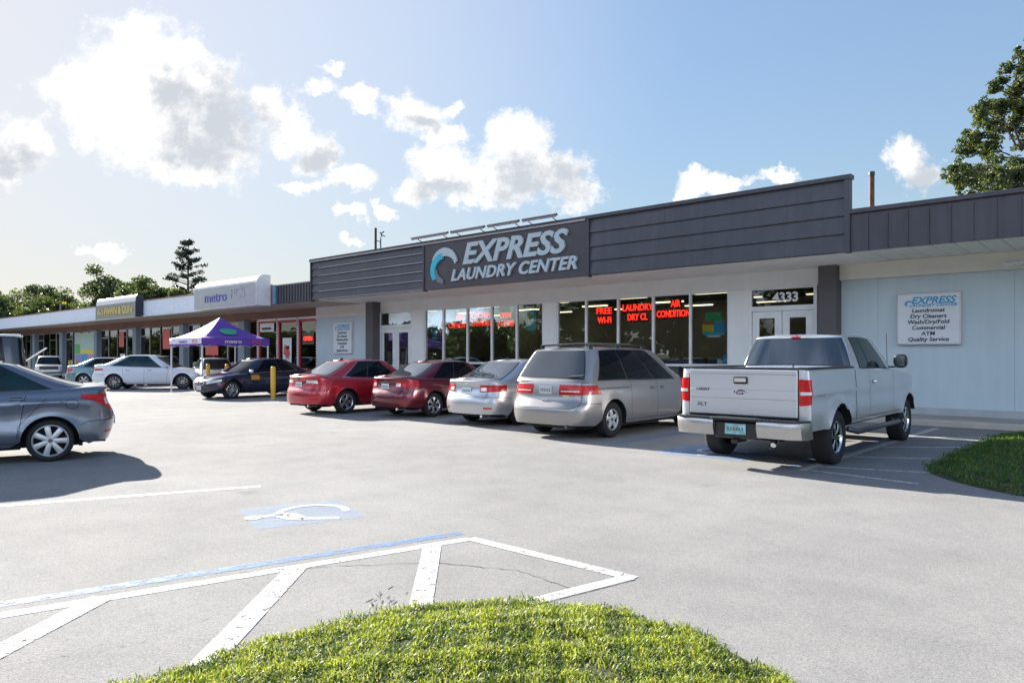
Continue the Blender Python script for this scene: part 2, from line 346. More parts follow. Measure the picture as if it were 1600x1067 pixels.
# accessible-parking emblem, faded
u1 = Vector((.33, 1)).normalized(); C0 = Vector((-6.42, 4.0))
def isa(C0, ax, sc_, mb, mw, z, wd, ln):
    ax = Vector(ax).normalized(); ay = Vector((-ax.y, ax.x))
    def q(a, b): p = C0+ax*a*sc_+ay*b*sc_; return (p.x, p.y)
    sheet('blue_emblem_patch', [q(-ln, -wd), q(ln, -wd), q(ln, wd), q(-ln, wd)], z, mb)
    M = MB()
    def seg(pts, t):
        pts = [Vector(p) for p in pts]; L_, R_ = [], []
        for i, p in enumerate(pts):
            d = (pts[min(i+1, len(pts)-1)]-pts[max(i-1, 0)]).normalized(); n = Vector((-d.y, d.x))*t/2
            L_.append((*q(*(p+n)), z+.0025)); R_.append((*q(*(p-n)), z+.0025))
        M.grid([L_, R_], smooth=False)
    seg([(.34*math.cos(R(a))-.12, .34*math.sin(R(a))) for a in range(-205, 60, 12)], .085)
    seg([(.40, -.04), (.10, -.02)], .11); seg([(.10, -.03), (.04, .26)], .11); seg([(.06, .24), (-.28, .42)], .10)
    seg([(.47+.06*math.cos(R(a)), -.02+.06*math.sin(R(a))) for a in range(0, 361, 30)], .06)
    o = M.build('wheelchair_emblem', mw); tag(o, kind='structure')
isa(C0, (-.33, -1), .98, BP3, WP2, .003, .50, .53)
# stalls along the shopfront
line('blue_stall_line', (-7.25, 10.9), (-7.12, 18.1), .14, BP)
line('blue_stall_line', (-3.84, 10.1), (-3.72, 18.0), .12, BP)
line('aisle_line', (-3.62, 10.1), (-3.5, 18.0), .13, WP2)
for a, b in (((-3.52, 10.2), (-2.15, 10.0)), ((-3.52, 10.62), (-2.2, 11.08)), ((-3.5, 12.0), (-2.35, 12.68)), ((-3.48, 13.6), (-2.2, 14.7)), ((-3.46, 15.6), (-2.2, 16.7))):
    line('hatch_line', a, b, .1, WP2, .005)
isa(Vector((-5.35, 11.1)), (0, -1), 1.0, BP2, WP2, .004, .75, .7)
for x in (-10.2, -13.2, -16.1, -19, -22, -27.5, -30.4, -33.3): line('stall_line', (x, 12.2), (x+.1, 18.0), .1, WP2)
# a long thin crack and tar drips
def crack(name, pts, wd, m, z=.003):
    L_, R_ = [], []
    for i in range(len(pts)-1):
        a, b = Vector(pts[i]), Vector(pts[i+1])
        for k in range(10):
            p = a.lerp(b, k/10)+Vector((rnd.uniform(-.02, .02), rnd.uniform(-.02, .02))); t = wd*rnd.uniform(.25, 1)
            L_.append((p.x, p.y+t, z)); R_.append((p.x, p.y-t, z))
    tag(MB().grid([L_, R_], smooth=False).build(name, m), kind='structure')
TAR = mat('crack_tar', (.10, .096, .09), .9)
crack('asphalt_crack', [(-5.0, 2.6), (-4.6, 3.2), (-4.1, 3.75), (-3.55, 4.0), (-2.9, 3.95)], .007, TAR)
crack('asphalt_crack', [(-4.4, 1.0), (-4.2, 1.6), (-4.3, 2.1)], .005, TAR)
Mt = MB()
for i in range(18):
    cx_, cy_ = -3.75+rnd.gauss(0, .12), 2.95+rnd.gauss(0, .07); a = rnd.uniform(-.5, .5)-.8; l = rnd.uniform(.015, .06); t = rnd.uniform(.003, .007); n = 8
    Mt.add([(cx_+l*math.cos(k*6.28/n)*math.cos(a)-t*math.sin(k*6.28/n)*math.sin(a), cy_+l*math.cos(k*6.28/n)*math.sin(a)+t*math.sin(k*6.28/n)*math.cos(a), .003) for k in range(n)], [tuple(range(n))])
tag(Mt.build('tar_drips', TAR), kind='structure')
CONC = mat('pale_concrete', (.36, .34, .31), .85, var=.12, vs=1.2, bump=.2, bs=40)
o = bx('sidewalk', CONC, -160, 30, 18.35, 19.95, 0, .15, bev=.02); tag(o, kind='structure')
o = bx('kerb', mat('kerb_concrete', (.5, .46, .4), .8, var=.1), -160, 30, 18.2, 18.35, 0, .155, bev=.02); tag(o, kind='structure')
# ------------------------------------------------------------------ laundry building
LB = empty('laundry_building', (-15, 19.9, 0), label='single storey laundromat building with tall dark grey fascia, white soffit and wide shop windows', cat='building')
LBO = Vector((-15, 19.9, 0))
def lb(mb, name, m, sharp=None):
    o = mb.build(name, m, None, sharp=sharp); o.parent = LB; o.matrix_parent_inverse = Matrix.Translation(-LBO); return o
def fix(o, root, off): o.parent = root; o.matrix_parent_inverse = Matrix.Translation(-off); return o
WALLB = mat('pale_blue_grey_stucco', (.54, .64, .70), .85, streak=.05, var=.04, vs=.8, bump=.15, bs=150)
WALLW = mat('white_stucco', (.76, .78, .78), .8, streak=.035, var=.04, vs=.9, bump=.1, bs=120)
CREAM = mat('cream_header', (.74, .72, .66), .8, var=.04)
SOFF = mat('painted_soffit', (.88, .84, .80), .75, var=.05, vs=.7)
FASC = mat('dark_grey_metal', (.072, .069, .083), .42, .35, var=.1, vs=.8, streak=.22)
FASC2 = mat('dark_grey_sign_panel', (.07, .064, .074), .45, .2, var=.08, streak=.15)
FTRIM_GLINT = mat('pale_trim_and_glint', (.34, .32, .34), .4, .4)  # coping trim colour, also the painted glint on the fascia board lips
COLM = mat('charcoal_column', (.10, .095, .10), .7, var=.06)
ALU = mat('white_aluminium', (.72, .74, .76), .4, .1)
V0, VW = 17.27, 19.9
# walls
lb(MB().box(-6.62, 14, VW, VW+.2, .15, 3.56), 'wall', WALLB)                     # blank wall right of the door
lb(MB().box(-30.43, -26.0, VW-.02, VW+.2, .15, 3.4), 'wall', WALLB)
lb(MB().box(-6.62, 14, VW-.16, VW+.2, 3.56, 3.97, bev=.01), 'header', CREAM)
lb(MB().box(-30.43, -26.0, VW-.12, VW+.2, 3.4, 3.95), 'header', CREAM)
lb(MB().box(-26.0, -6.08, VW+.002, VW+.2, 3.49, 3.95), 'header', WALLW)
for x0, x1 in ((-23.35, -22.6), (-16.24, -15.6), (-9.23, -8.6)): lb(MB().box(x0, x1, VW-.05, VW+.2, .15, 3.49, bev=.015), 'pilaster', WALLW)
for px_ in (-5.2, -2.32, .3, 2.9): lb(MB().box(px_, px_+.012, VW-.004, VW+.01, .15, 3.56), 'joint', mat('joint_grey', (.40, .47, .51), .8))
lb(MB().box(-6.62, 14, VW-.03, VW+.002, .15, .32), 'plinth', mat('plinth', (.42, .45, .47), .85))
# columns
lb(MB().box(-26.06, -25.55, VW-.43, VW+.1, .15, 3.95, bev=.01), 'column', COLM)
lb(MB().box(-6.54, -6.08, VW-.42, VW+.1, .15, 3.95, bev=.01), 'column', COLM)
# soffit with board joints
M = MB().box(-26.84, -5.2, V0+.02, VW+.1, 3.95, 4.05)
lb(M, 'soffit', SOFF)
M = MB()
for i in range(46):
    x = -5.2+i*.42; M.box(x, x+.405, V0+.02, VW+.1, 3.97, 4.05)
lb(M, 'soffit', mat('board_soffit', (.76, .76, .70), .75, var=.06))
# fascia: horizontal lapped boards between panels
def lapped(x0, x1, z0, z1, n, depth=.05):
    h = (z1-z0)/n; pts = []
    for i in range(n):
        a = z0+i*h; pts += [(V0-depth, a), (V0-depth, a+.018), (V0-.004, a+h-.002)]
    pts = pts+[(V0-.004, z1), (V0+.12, z1), (V0+.12, z0)]
    return MB().prism(pts, 'x', x0, x1)
lb(lapped(-26.84, -19.62, 3.95, 5.6, 5), 'fascia', FASC)
lb(lapped(-12.3, -5.18, 3.95, 5.6, 4), 'fascia', FASC)
M = MB()
for i in range(5): M.box(-26.3, -19.66, V0-.058, V0-.045, 3.955+i*.33, 3.982+i*.33)
lb(M, 'fascia_lip_glint', FTRIM_GLINT)  # pale strips in place of light caught on the board lips
lb(MB().box(-19.54, -12.36, V0-.06, V0+.1, 3.94, 5.58), 'sign_panel', FASC2)
for x in (-19.58, -12.33): lb(MB().box(x-.04, x+.04, V0-.1, V0+.1, 3.9, 5.6, bev=.008), 'fascia_post', FASC)
lb(MB().box(-26.9, -26.84, V0-.08, V0+.12, 3.9, 5.62), 'fascia_post', FASC)
lb(MB().box(-5.2, -5.08, V0-.07, V0+.12, 3.93, 5.66), 'fascia_post', FASC)
lb(MB().box(-26.95, -5.05, V0-.1, V0+.16, 5.6, 5.64).box(-26.95, -5.05, V0-.085, V0+.16, 5.642, 5.70), 'coping', FASC)
lb(MB().box(-26.9, -12.4, V0-.115, V0-.1, 5.56, 5.615), 'coping_trim', FTRIM_GLINT)
# low vertical-ribbed fascia, right
M = MB().box(-5.08, 14, V0, V0+.1, 3.95, 4.8)
for i in range(47): M.box(-4.72+i*.4, -4.7+i*.4, V0-.03, V0+.01, 3.96, 4.72)
lb(M, 'fascia', FASC)
M = MB()
pass
lb(MB().box(-5.08, 14, V0-.08, V0+.15, 4.8, 4.9, bev=.01), 'coping', FASC)
# roof and back of fascia
lb(MB().box(-30.4, 14, V0+.12, 34, 4.12, 4.3), 'roof', mat('roof_membrane', (.3, .3, .3), .9))
lb(MB().box(-30.43, -30.2, VW+.2, 34, 0, 4.12).box(13.8, 14, VW+.2, 34, 0, 4.12).box(-30.4, 14, 33.8, 34, 0, 4.12), 'outer_wall', WALLW)
# interior
INW = mat('interior_wall', (.42, .41, .36), .8, var=.1); INF = mat('interior_floor', (.16, .15, .14), .3, var=.1); INC = mat('interior_ceiling', (.1, .1, .1), .85)
lb(MB().box(-26.5, -6.1, 28, 28.1, .15, 3.9).box(-26.55, -26.45, VW+.2, 28, .15, 3.9).box(-6.2, -6.1, VW+.2, 28, .15, 3.9), 'interior_wall', INW)
lb(MB().box(-26.5, -6.1, VW, 28, .1, .16), 'interior_floor', INF)
lb(MB().box(-26.5, -6.1, VW+.2, 28, 3.88, 3.93), 'interior_ceiling', INC)
# window walls
FR = .045
def window(x0, x1, z0, z1, rail=None, gm=GLASS, y=VW+.06, fm=ALU, root=LB, off=LBO, fw=.04):
    M = MB(); M.box(x0, x0+fw, y-.05, y+.05, z0, z1); M.box(x1-fw, x1, y-.05, y+.05, z0, z1)
    M.box(x0+fw, x1-fw, y-.05, y+.05, z0, z0+fw); M.box(x0+fw, x1-fw, y-.05, y+.05, z1-fw, z1)
    if rail: M.box(x0+fw, x1-fw, y-.055, y+.05, rail-.04, rail+.035)
    f = fix(M.build('window', fm), root, off)
    g = fix(MB().box(x0+fw, x1-fw, y-.004, y+.004, z0+fw, (rail-.04) if rail else z1-fw).build('pane', gm), root, off) if 0 else None
    G_ = MB()
    if rail: G_.box(x0+fw, x1-fw, y-.004, y+.004, z0+fw, rail-.04); G_.box(x0+fw, x1-fw, y-.004, y+.004, rail+.035, z1-fw)
    else: G_.box(x0+fw, x1-fw, y-.004, y+.004, z0+fw, z1-fw)
    g = G_.build('pane', gm); g.parent = f
    return f
for xs in ((-22.6, -21.48, -20.1, -18.78, -17.51, -16.24), (-15.6, -14.36, -13.07, -11.755, -10.465, -9.23)):
    for a, b in zip(xs[:-1], xs[1:]): window(a, b, .35, 3.49, 1.3)
    lb(MB().box(xs[0], xs[-1], VW-.02, VW+.2, .15, .35), 'window_sill', WALLW)
# doors
def door_set(x0, x1, ztop, zhead, number=None):
    y = VW+.02
    lb(MB().box(x0, x0+.09, y-.05, y+.08, .15, 3.49).box(x1-.09, x1, y-.05, y+.08, .15, 3.49).box(x0+.09, x1-.09, y-.05, y+.08, ztop, zhead).box(x0+.09, x1-.09, y-.05, y+.08, 3.44, 3.49), 'door_frame', ALU)
    g = lb(MB().box(x0+.09, x1-.09, y, y+.01, zhead, 3.44), 'transom_window', DGLASS)
    mid = (x0+x1)/2
    for a, b, sgn in ((x0+.1, mid-.008, 1), (mid+.008, x1-.1, -1)):
        M = MB(); M.box(a, a+.2, y-.03, y+.03, .17, ztop-.01, bev=.006); M.box(b-.2, b, y-.03, y+.03, .17, ztop-.01, bev=.006)
        M.box(a+.2, b-.2, y-.03, y+.03, .17, .5); M.box(a+.2, b-.2, y-.03, y+.03, ztop-.2, ztop-.01)
        d = lb(M, 'door', ALU)
        p = MB().box(a+.2, b-.2, y-.003, y+.004, .5, ztop-.2).build('pane', DGLASS); p.parent = d
        hx = b-.1 if sgn > 0 else a+.1
        h = MB().tube([(hx, y-.03, 1.05), (hx, y-.08, 1.07), (hx, y-.08, 1.38), (hx, y-.03, 1.4)], .012).build('handle', CHROME); h.parent = d
door_set(-25.6, -23.35, 2.78, 2.92)
door_set(-8.6, -6.7, 2.84, 2.98)
t = text('number', '4333', .36, WHITE, None, (-7.55, VW-.012, 3.2), ext=.006, off=.012); fix(t, LB, LBO)
# interior things
TUBE = mat('lit_tube', (1, .95, .8), .5, emit=(1, .88, .6), es=.9)
cl = None
for k, (x, y) in enumerate([(x, y) for y in (21.6, 24.2, 26.6) for x in (-24.4, -20.6, -17, -13.6, -10.6, -7.9) if not (x == -7.9 and y == 21.6)]):
    if cl is None:
        cl = empty('ceiling_light', (x, y, 3.6), label='long fluorescent ceiling light glowing inside the laundromat', cat='ceiling light', group='fluorescent lights inside the laundromat')
        bx('housing', WHITE, -.62, .62, -.12, .12, .03, .1, cl); bx('tube', TUBE, -.58, .58, -.09, .09, -.01, .028, cl)
        for sx in (-.5, .5): bx('hanger', GREYB, sx-.005, sx+.005, -.005, .005, .1, .27, cl)
    else:
        c = cl.copy(); col.objects.link(c); c.location = (x, y, 3.6)
        for ch in cl.children:
            d = ch.copy(); col.objects.link(d); d.parent = c
STEEL = mat('brushed_steel', (.42, .43, .44), .35, .7); DDRUM = mat('drum_glass', (.02, .02, .025), .05, coat=1)
WMB = mat('washer_panel_blue', (.05, .09, .2), .4)
wm = None
for k in range(19):
    x = -25.6+k*1.0
    if wm is None:
        wm = empty('washing_machine', (x, 24.6, .16), label='steel front loading washing machine in the row inside the laundromat', cat='washing machine', group='row of washing machines seen through the windows')
        bx('cabinet', STEEL, -.42, .42, -.4, .4, 0, 1.35, wm, .02)
        dm = MB(); dm.tube([(0, -.4, .7), (0, -.47, .7)], .27, 20); dm.build('door', CHROME, wm)
        dg = MB(); dg.tube([(0, -.46, .7), (0, -.5, .7)], .2, 20); g = dg.build('door_glass', DDRUM, wm)
        bx('control_panel', WMB, -.38, .38, -.43, -.395, 1.08, 1.3, wm)
    else:
        c = wm.copy(); col.objects.link(c); c.location = (x, 24.6, .16)
        for ch in wm.children:
            d = ch.copy(); col.objects.link(d); d.parent = c
# ------------------------------------------------------------------ strip of shops to the left
SB = empty('shop_strip_building', (-70, 19.9, 0), label='long low row of shops with pale wrapped fascia and brown header, left of the laundromat', cat='building')
SBO = Vector((-70, 19.9, 0))
def sb(mb, name, m, sharp=None): return fix(mb.build(name, m, None, sharp=sharp), SB, SBO)
BROWN = mat('brown_header', (.20, .10, .075), .7, var=.15, vs=.8); BSOF = mat('brown_soffit', (.50, .41, .35), .8, var=.08)
def wrap_mat():
    m = mat('pale_house_wrap', (.62, .68, .78), .5, var=.05); t = m.node_tree; b = t.nodes['Principled BSDF']; L = t.links.new
    g = t.nodes.new('ShaderNodeNewGeometry'); mp = t.nodes.new('ShaderNodeMapping'); mp.inputs['Rotation'].default_value = (R(90), 0, 0)
    L(g.outputs['Position'], mp.inputs[0])
    br = t.nodes.new('ShaderNodeTexBrick'); L(mp.outputs[0], br.inputs[0]); br.inputs['Scale'].default_value = 1.0
    br.inputs['Mortar Size'].default_value = .012; br.inputs['Brick Width'].default_value = 2.7; br.inputs['Row Height'].default_value = 9
    vo = t.nodes.new('ShaderNodeTexNoise'); vo.inputs['Scale'].default_value = 9; vo.inputs['Detail'].default_value = 1
    mp2 = t.nodes.new('ShaderNodeMapping'); mp2.inputs['Scale'].default_value = (1.1, 1, 2.4); L(g.outputs['Position'], mp2.inputs[0]); L(mp2.outputs[0], vo.inputs['Vector'])
    r = t.nodes.new('ShaderNodeValToRGB'); L(vo.outputs[0], r.inputs[0]); r.color_ramp.elements[0].position = .60; r.color_ramp.elements[1].position = .63
    mx = t.nodes.new('ShaderNodeMix'); mx.data_type = 'RGBA'; L(r.outputs[0], mx.inputs[0]); mx.inputs[6].default_value = (.66, .70, .78, 1); mx.inputs[7].default_value = (.50, .57, .72, 1)
    m2 = t.nodes.new('ShaderNodeMix'); m2.data_type = 'RGBA'; L(br.outputs['Fac'], m2.inputs[0]); L(mx.outputs[2], m2.inputs[6]); m2.inputs[7].default_value = (.42, .45, .52, 1)
    L(m2.outputs[2], b.inputs['Base Color']); return m
WRAP = wrap_mat()
PIL = mat('grey_blue_pillar', (.22, .27, .33), .7, var=.06)
sb(MB().box(-140, -37.2, V0, V0+.1, 3.93, 4.8), 'fascia', WRAP)
sb(MB().box(-140, -30.3, V0-.03, V0+.13, 4.8, 4.87), 'coping', mat('rusty_edge', (.3, .2, .16), .6, var=.25, vs=6))
sb(MB().box(-140, -36.9, V0-.12, V0+.02, 3.89, 3.93), 'drip_edge', mat('drip_edge', (.6, .6, .58), .4))
M = MB().box(-29.75, -26.9, V0, V0+.1, 3.93, 4.74)
for i in range(12): M.box(-29.6+i*.23, -29.57+i*.23, V0-.03, V0+.01, 3.95, 4.72)
sb(M, 'fascia', FASC)
sb(MB().box(-29.75, -26.9, V0-.05, V0+.13, 4.745, 4.79), 'coping', FTRIM_GLINT)
sb(MB().box(-30.0, -29.75, V0-.06, V0+.1, 3.93, 4.8), 'blue_end_post', mat('blue_metal', (.12, .25, .36), .5))
sb(MB().box(-30.3, -30.0, V0, V0+.1, 3.93, 4.78), 'brown_end_board', BROWN)
sb(MB().box(-140, -26.9, V0+.02, VW+.1, 3.93, 4.0), 'soffit', BSOF)
sb(MB().box(-140, -30.43, VW-.02, VW+.2, 3.5, 3.93), 'header', BROWN)
sb(MB().box(-140, -30.45, V0+.1, 34, 4.12, 4.3), 'roof', mat('shop_roof', (.35, .34, .33), .9))
BACK = mat('shop_interior', (.24, .15, .11), .8, var=.4, vs=1)
sb(MB().box(-140, -30.6, 25, 25.1, .1, 3.9).box(-140, -30.6, VW, 25, .1, .16), 'interior_wall', BACK)
for x in (-57, -48, -36.6): sb(MB().box(x-.05, x+.05, VW+.2, 25, .15, 3.9), 'party_wall', BACK)
ps = [(-75.5, .7), (-68.0, .7), (-60.0, .6), (-52.5, .6), (-45.1, .55), (-37.6, .7), (-82, .7), (-90, .7), (-99, .7)]
for x, wd in ps: sb(MB().box(x-wd/2, x+wd/2, VW-.25, VW+.15, .15, 3.5, bev=.02), 'pillar', PIL)
DFR = mat('dark_bronze_frame', (.06, .055, .05), .4, .4); GFR = mat('grey_frame', (.3, .33, .36), .45, .3)
xsb = sorted([p[0] for p in ps])+[-36.3]
for a, b in zip(xsb[:-1], xsb[1:]):
    a0, b0 = a+.36, b-.36; n = 4 if b-a > 6 else 2
    if b == -36.3: continue
    for i in range(n):
        window(lerp(a0, b0, i/n), lerp(a0, b0, (i+1)/n), .2, 3.5, None if i % 2 else 2.9, DGLASS, fm=DFR if i % 3 else GFR, root=SB, off=SBO, fw=.07)
# red framed shop
RED = mat('red_frame_paint', (.42, .02, .03), .45); WHB = mat('white_bulb_strip', (.8, .8, .82), .4)
rx = [-36.15, -34.15, -32.2, -30.47]
for a, b in zip(rx[:-1], rx[1:]): window(a, b, .2, 3.45, None, DGLASS, fm=RED, root=SB, off=SBO, fw=.16)
M = MB()
for x in rx: M.box(x-.05, x+.05, VW-.06, VW+.005, .3, 3.5)
M.box(-36.2, -30.45, VW-.06, VW+.005, 3.42, 3.52)
sb(M, 'window_trim', WHB)
M = MB()
for x in rx:
    for i in range(22): M.box(x-.035, x+.035, VW-.075, VW-.06, .38+i*.145, .44+i*.145)
sb(M, 'bulb_strip', mat('dark_red_bulbs', (.2, .05, .06), .4))
# ------------------------------------------------------------------ signs on the fascias
def sign_box(name, x0, x1, vf, z0, z1, zt, mface, mside, mtop, label, endm):
    rt = empty(name, ((x0+x1)/2, V0, z0), label=label, cat='sign box'); off = Vector(rt.location)
    arc = [(vf+(V0-.25-vf)*math.sin(R(a))**1.0*0+ (V0-.3-vf)*(1-math.cos(R(a))), z1+(zt-z1)*math.sin(R(a))) for a in range(0, 91, 10)]
    pr = [(vf, z0)]+arc+[(V0-.01, zt), (V0-.01, z0)]
    M = MB().prism(pr, 'x', x0+.03, x1-.03); fix(M.build('housing', mtop, sharp=40), rt, off)
    fix(MB().box(x0+.04, x1-.04, vf-.012, vf-.002, z0+.03, z1-.01).build('sign_face', mface), rt, off)
    for a, b in ((x0, x0+.03), (x1-.03, x1)): fix(MB().prism([(p[0]-.02 if i <= 1 else p[0], p[1]+(.02 if i > 1 and i < len(pr)-1 else 0)) for i, p in enumerate(pr)], 'x', a, b).build('end_cap', endm), rt, off)
    return rt, off
SIGNW = mat('grey_white_sign_face', (.37, .38, .38), .5, var=.05); TOPW = mat('white_sign_housing', (.72, .71, .69), .45, var=.08)
rt, off = sign_box('phone_shop_sign', -36.5, -30.25, 16.57, 3.88, 4.92, 5.27, SIGNW, TOPW, TOPW, 'white sign box with rounded top and blue lettering above the purple tent', TOPW)
fix(text('lettering', 'metro', .72, mat('blue_violet_letter', (.10, .11, .38), .4), None, (-34.15, 16.545, 4.42), ext=.02, off=-.004, sx=1.28), rt, off)
fix(text('lettering', 'PCS', .72, mat('pale_grey_letter', (.42, .42, .43), .4), None, (-31.95, 16.545, 4.5), ext=.02, off=-.012, sx=1.2), rt, off)
rt, off = sign_box('gun_shop_sign', -51.2, -44.7, 16.83, 3.87, 4.8, 5.2, mat('olive_grey_sign_face', (.22, .23, .20), .5), TOPW, TOPW, 'dark grey sign box with yellow lettering and rounded white top on the shop roof edge', mat('dark_navy_end', (.015, .018, .03), .5))
fix(text('lettering', 'A-1 PAWN & GUN', .62, mat('ochre_letter', (.66, .47, .16), .5), None, (-48.0, 16.8, 4.33), ext=.02, off=.012, sx=1.12), rt, off)
# main letters
LET = mat('pale_blue_grey_letter', (.42, .50, .54), .45, var=.04)
SG = empty('laundry_sign', (-16, V0-.06, 4.0), label='raised slanted letters reading EXPRESS LAUNDRY CENTER with a blue and white wave emblem', cat='sign'); SGO = Vector(SG.location)
fix(text('lettering', 'EXPRESS', .98, LET, None, (-15.38, V0-.1, 5.01), ext=.035, off=.028, shear=.28, sx=1.19), SG, SGO)
fix(text('lettering', 'LAUNDRY CENTER', .54, LET, None, (-15.42, V0-.1, 4.34), ext=.035, off=.016, shear=.28, sx=1.13, spacing=1.04), SG, SGO)
def wave(pts_o, pts_i, m, nm, y=0):
    fix(MB().prism(pts_o+pts_i[::-1], 'y', V0-.12-y, V0-.065).build(nm, m), SG, SGO)
def ell(cx_, cz_, rx_, rz_, a0, a1, n=22): return [(cx_+rx_*math.cos(R(lerp(a0, a1, i/n))), cz_+rz_*math.sin(R(lerp(a0, a1, i/n)))) for i in range(n+1)]
wave(ell(-18.46, 4.74, .66, .62, 160, 10), ell(-18.42, 4.70, .50, .36, 160, 10), LET, 'wave_emblem_white')
wave(ell(-18.52, 4.60, .64, .58, 218, 95), ell(-18.42, 4.56, .52, .42, 215, 100), mat('cyan_letter', (.03, .42, .55), .4), 'wave_emblem_cyan', .01)
wave(ell(-18.5, 4.62, .55, .52, 182, 268), ell(-18.34, 4.66, .52, .42, 186, 250), mat('dark_wave', (.16, .17, .2), .5), 'wave_emblem_grey', -.01)
# lamps above the sign
slp = None
for k, (x0, x1) in enumerate(((-20.0, -18.0), (-17.95, -16.25), (-16.2, -14.75), (-14.7, -13.25))):
    o = empty('sign_lamp', ((x0+x1)/2, V0-.32, 5.80), label=('leftmost', 'second from left', 'third from left', 'rightmost')[k]+' of the four long tube lamps above the laundry sign', cat='sign lamp', group='tube lamps above the laundry sign')
    h = (x1-x0)/2-.04
    MB().tube([(-h, 0, .02), (h, 0, .02)], .04, 10).build('lamp_housing', GREYB, o)
    MB().tube([(-h+.03, -.02, -.03), (h-.03, -.02, -.03)], .025, 8).build('tube', FTRIM_GLINT, o)
    for s in (-.7, .7): MB().tube([(h*s, 0, 0), (h*s, .12, -.07), (h*s, .28, -.11)], .014, 6).build('bracket', GREYB, o)
# wall sign boards
def board(name, x0, x1, z0, z1, label, lines, k):
    y = VW-.14; rt = empty(name, ((x0+x1)/2, y, z0), label=label, cat='sign board'); off = Vector(rt.location)
    fix(MB().box(x0, x1, y, VW-.002, z0, z1, bev=.01).build('frame', mat('pinkish_white_frame', (.62, .58, .6), .4)), rt, off)
    fix(MB().box(x0+.03, x1-.03, y-.008, y-.001, z0+.03, z1-.03).build('board_face', mat('white_sign_face', (.70, .73, .78), .5, var=.03)), rt, off)
    W = x1-x0; Hh_ = z1-z0; cxx = (x0+x1)/2; CY = mat('sky_blue_letter', (.03, .32, .6), .4); BK = mat('navy_black_letter', (.02, .025, .05), .5)
    fix(text('lettering', 'EXPRESS', .23*k, CY, None, (cxx+.07*W, y-.012, z1-.15*Hh_), ext=.003, off=.006, shear=.3, sx=1.0*W/Hh_), rt, off)
    fix(text('lettering', 'LAUNDRY CENTER', .095*k, CY, None, (cxx+.07*W, y-.012, z1-.245*Hh_), ext=.003, off=.002, shear=.3, sx=1.15*W/Hh_), rt, off)
    ew = ell(cxx-.3*W, z1-.2*Hh_, .075*W, .06*Hh_, 230, 20); ei = ell(cxx-.285*W, z1-.205*Hh_, .05*W, .035*Hh_, 230, 20)
    fix(MB().prism(ew+ei[::-1], 'y', y-.013, y-.009).build('wave_emblem', CY), rt, off)
    for i, s in enumerate(lines):
        fix(text('lettering', s, .135*k, BK, None, (cxx, y-.012, z1-(.34+.112*i)*Hh_), ext=.003, off=.003, shear=.12, sx=.98*W/Hh_), rt, off)
TXT = ['Laundromat', 'Dry Cleaners', 'Wash/Dry/Fold', 'Commercial', 'ATM', 'Quality Service']
board('sign_board', -4.72, -3.35, 1.86, 3.12, 'large white sign board listing laundry services on the pale wall right of the door', TXT, 1.0)
board('sign_board', -28.95, -27.5, 1.67, 3.16, 'white service board on the pale wall left of the charcoal column, farther of two', TXT, 1.12)
# red letter signs in the windows, posters
NEON = mat('red_sign_letter', (.7, .02, .015), .4, emit=(1, .04, .02), es=.62)
RB = mat('red_letter_backing', (.07, .004, .004), .5)
def neon(x, lines, wd, label, z=3.08):
    rt = empty('window_sign', (x, VW+.16, z), label=label, cat='window sign')
    for i, (s, dx_) in enumerate(lines):
        t = text('lettering', s, .30, NEON, rt, (dx_, 0, -.31*i), ext=.012, off=.008)
        k = wd[i]/max(.01, t.dimensions.x if t.dimensions.x else 1)
        bpy.context.view_layer.update(); k = wd[i]/t.dimensions.x; t.scale = (k, 1, 1)
        bx('tray', RB, dx_-wd[i]/2-.02, dx_+wd[i]/2+.02, .02, .04, -.31*i-.15, -.31*i+.14, rt)
neon(-20.75, [('BIG', .1), ('CAPACITY', 0)], (.45, 1.15), 'red lit sign in the second window right of the left door', 3.1)
neon(-19.45, [('COIN', 0), ('LAUNDRY', 0)], (1.2, 1.1), 'red lit two line sign in the window third from the left door', 3.15)
neon(-18.2, [('OPEN', .0), ('24 HRS', 0)], (.55, .85), 'compact red lit sign in the fourth window from the left door', 3.1)
neon(-13.72, [('FREE', 0), ('WI-FI', .03)], (.62, .55), 'small red lit sign with thick letters in the window above the van roof', 3.08)
neon(-12.42, [('LAUNDRY', 0), ('DRY CL', .0)], (1.14, .75), 'wide red lit two line sign in the window left of the AIR window', 3.14)
neon(-11.12, [('AIR', .08), ('CONDITION', 0)], (.34, 1.16), 'red lit AIR CONDITION sign in the window second from the right', 3.2)
def poster(x, z, wdt, h, label, parts):
    rt = empty('poster', (x, VW+.12, z), label=label, cat='poster')
    for nm, m, a, b, c, d in parts: bx(nm, m, a*wdt, b*wdt, -.004-(.002 if nm != 'sheet' else 0), -.001, c*h, d*h, rt)
YEL = mat('poster_yellow', (.75, .6, .04), .5); PBL = mat('poster_blue', (.06, .32, .62), .5); PGR = mat('poster_green', (.05, .4, .12), .5); POR = mat('poster_red', (.62, .1, .08), .5); PWH = mat('poster_white', (.7, .75, .78), .5); PTE = mat('poster_teal', (.1, .5, .6), .5); PPU = mat('poster_magenta', (.4, .04, .2), .5)
poster(-9.75, 2.2, .72, .75, 'colourful poster of yellow, blue and green hanging in the rightmost large window', [('sheet', PTE, -.5, .5, 0, .55), ('yellow_panel', YEL, -.5, 0, .14, .42), ('red_band', POR, -.5, .02, .42, .55), ('blue_panel', PBL, .02, .5, .1, .5), ('white_strip', PWH, -.3, .3, -.08, -.005), ('green_panel', PGR, -.35, .35, .56, .9)])
poster(-16.9, 2.5, .5, .75, 'pale teal poster with a yellow mark in the window left of the white pilaster', [('sheet', PTE, -.5, .5, 0, 1), ('yellow_mark', YEL, -.3, .0, .4, .8)])
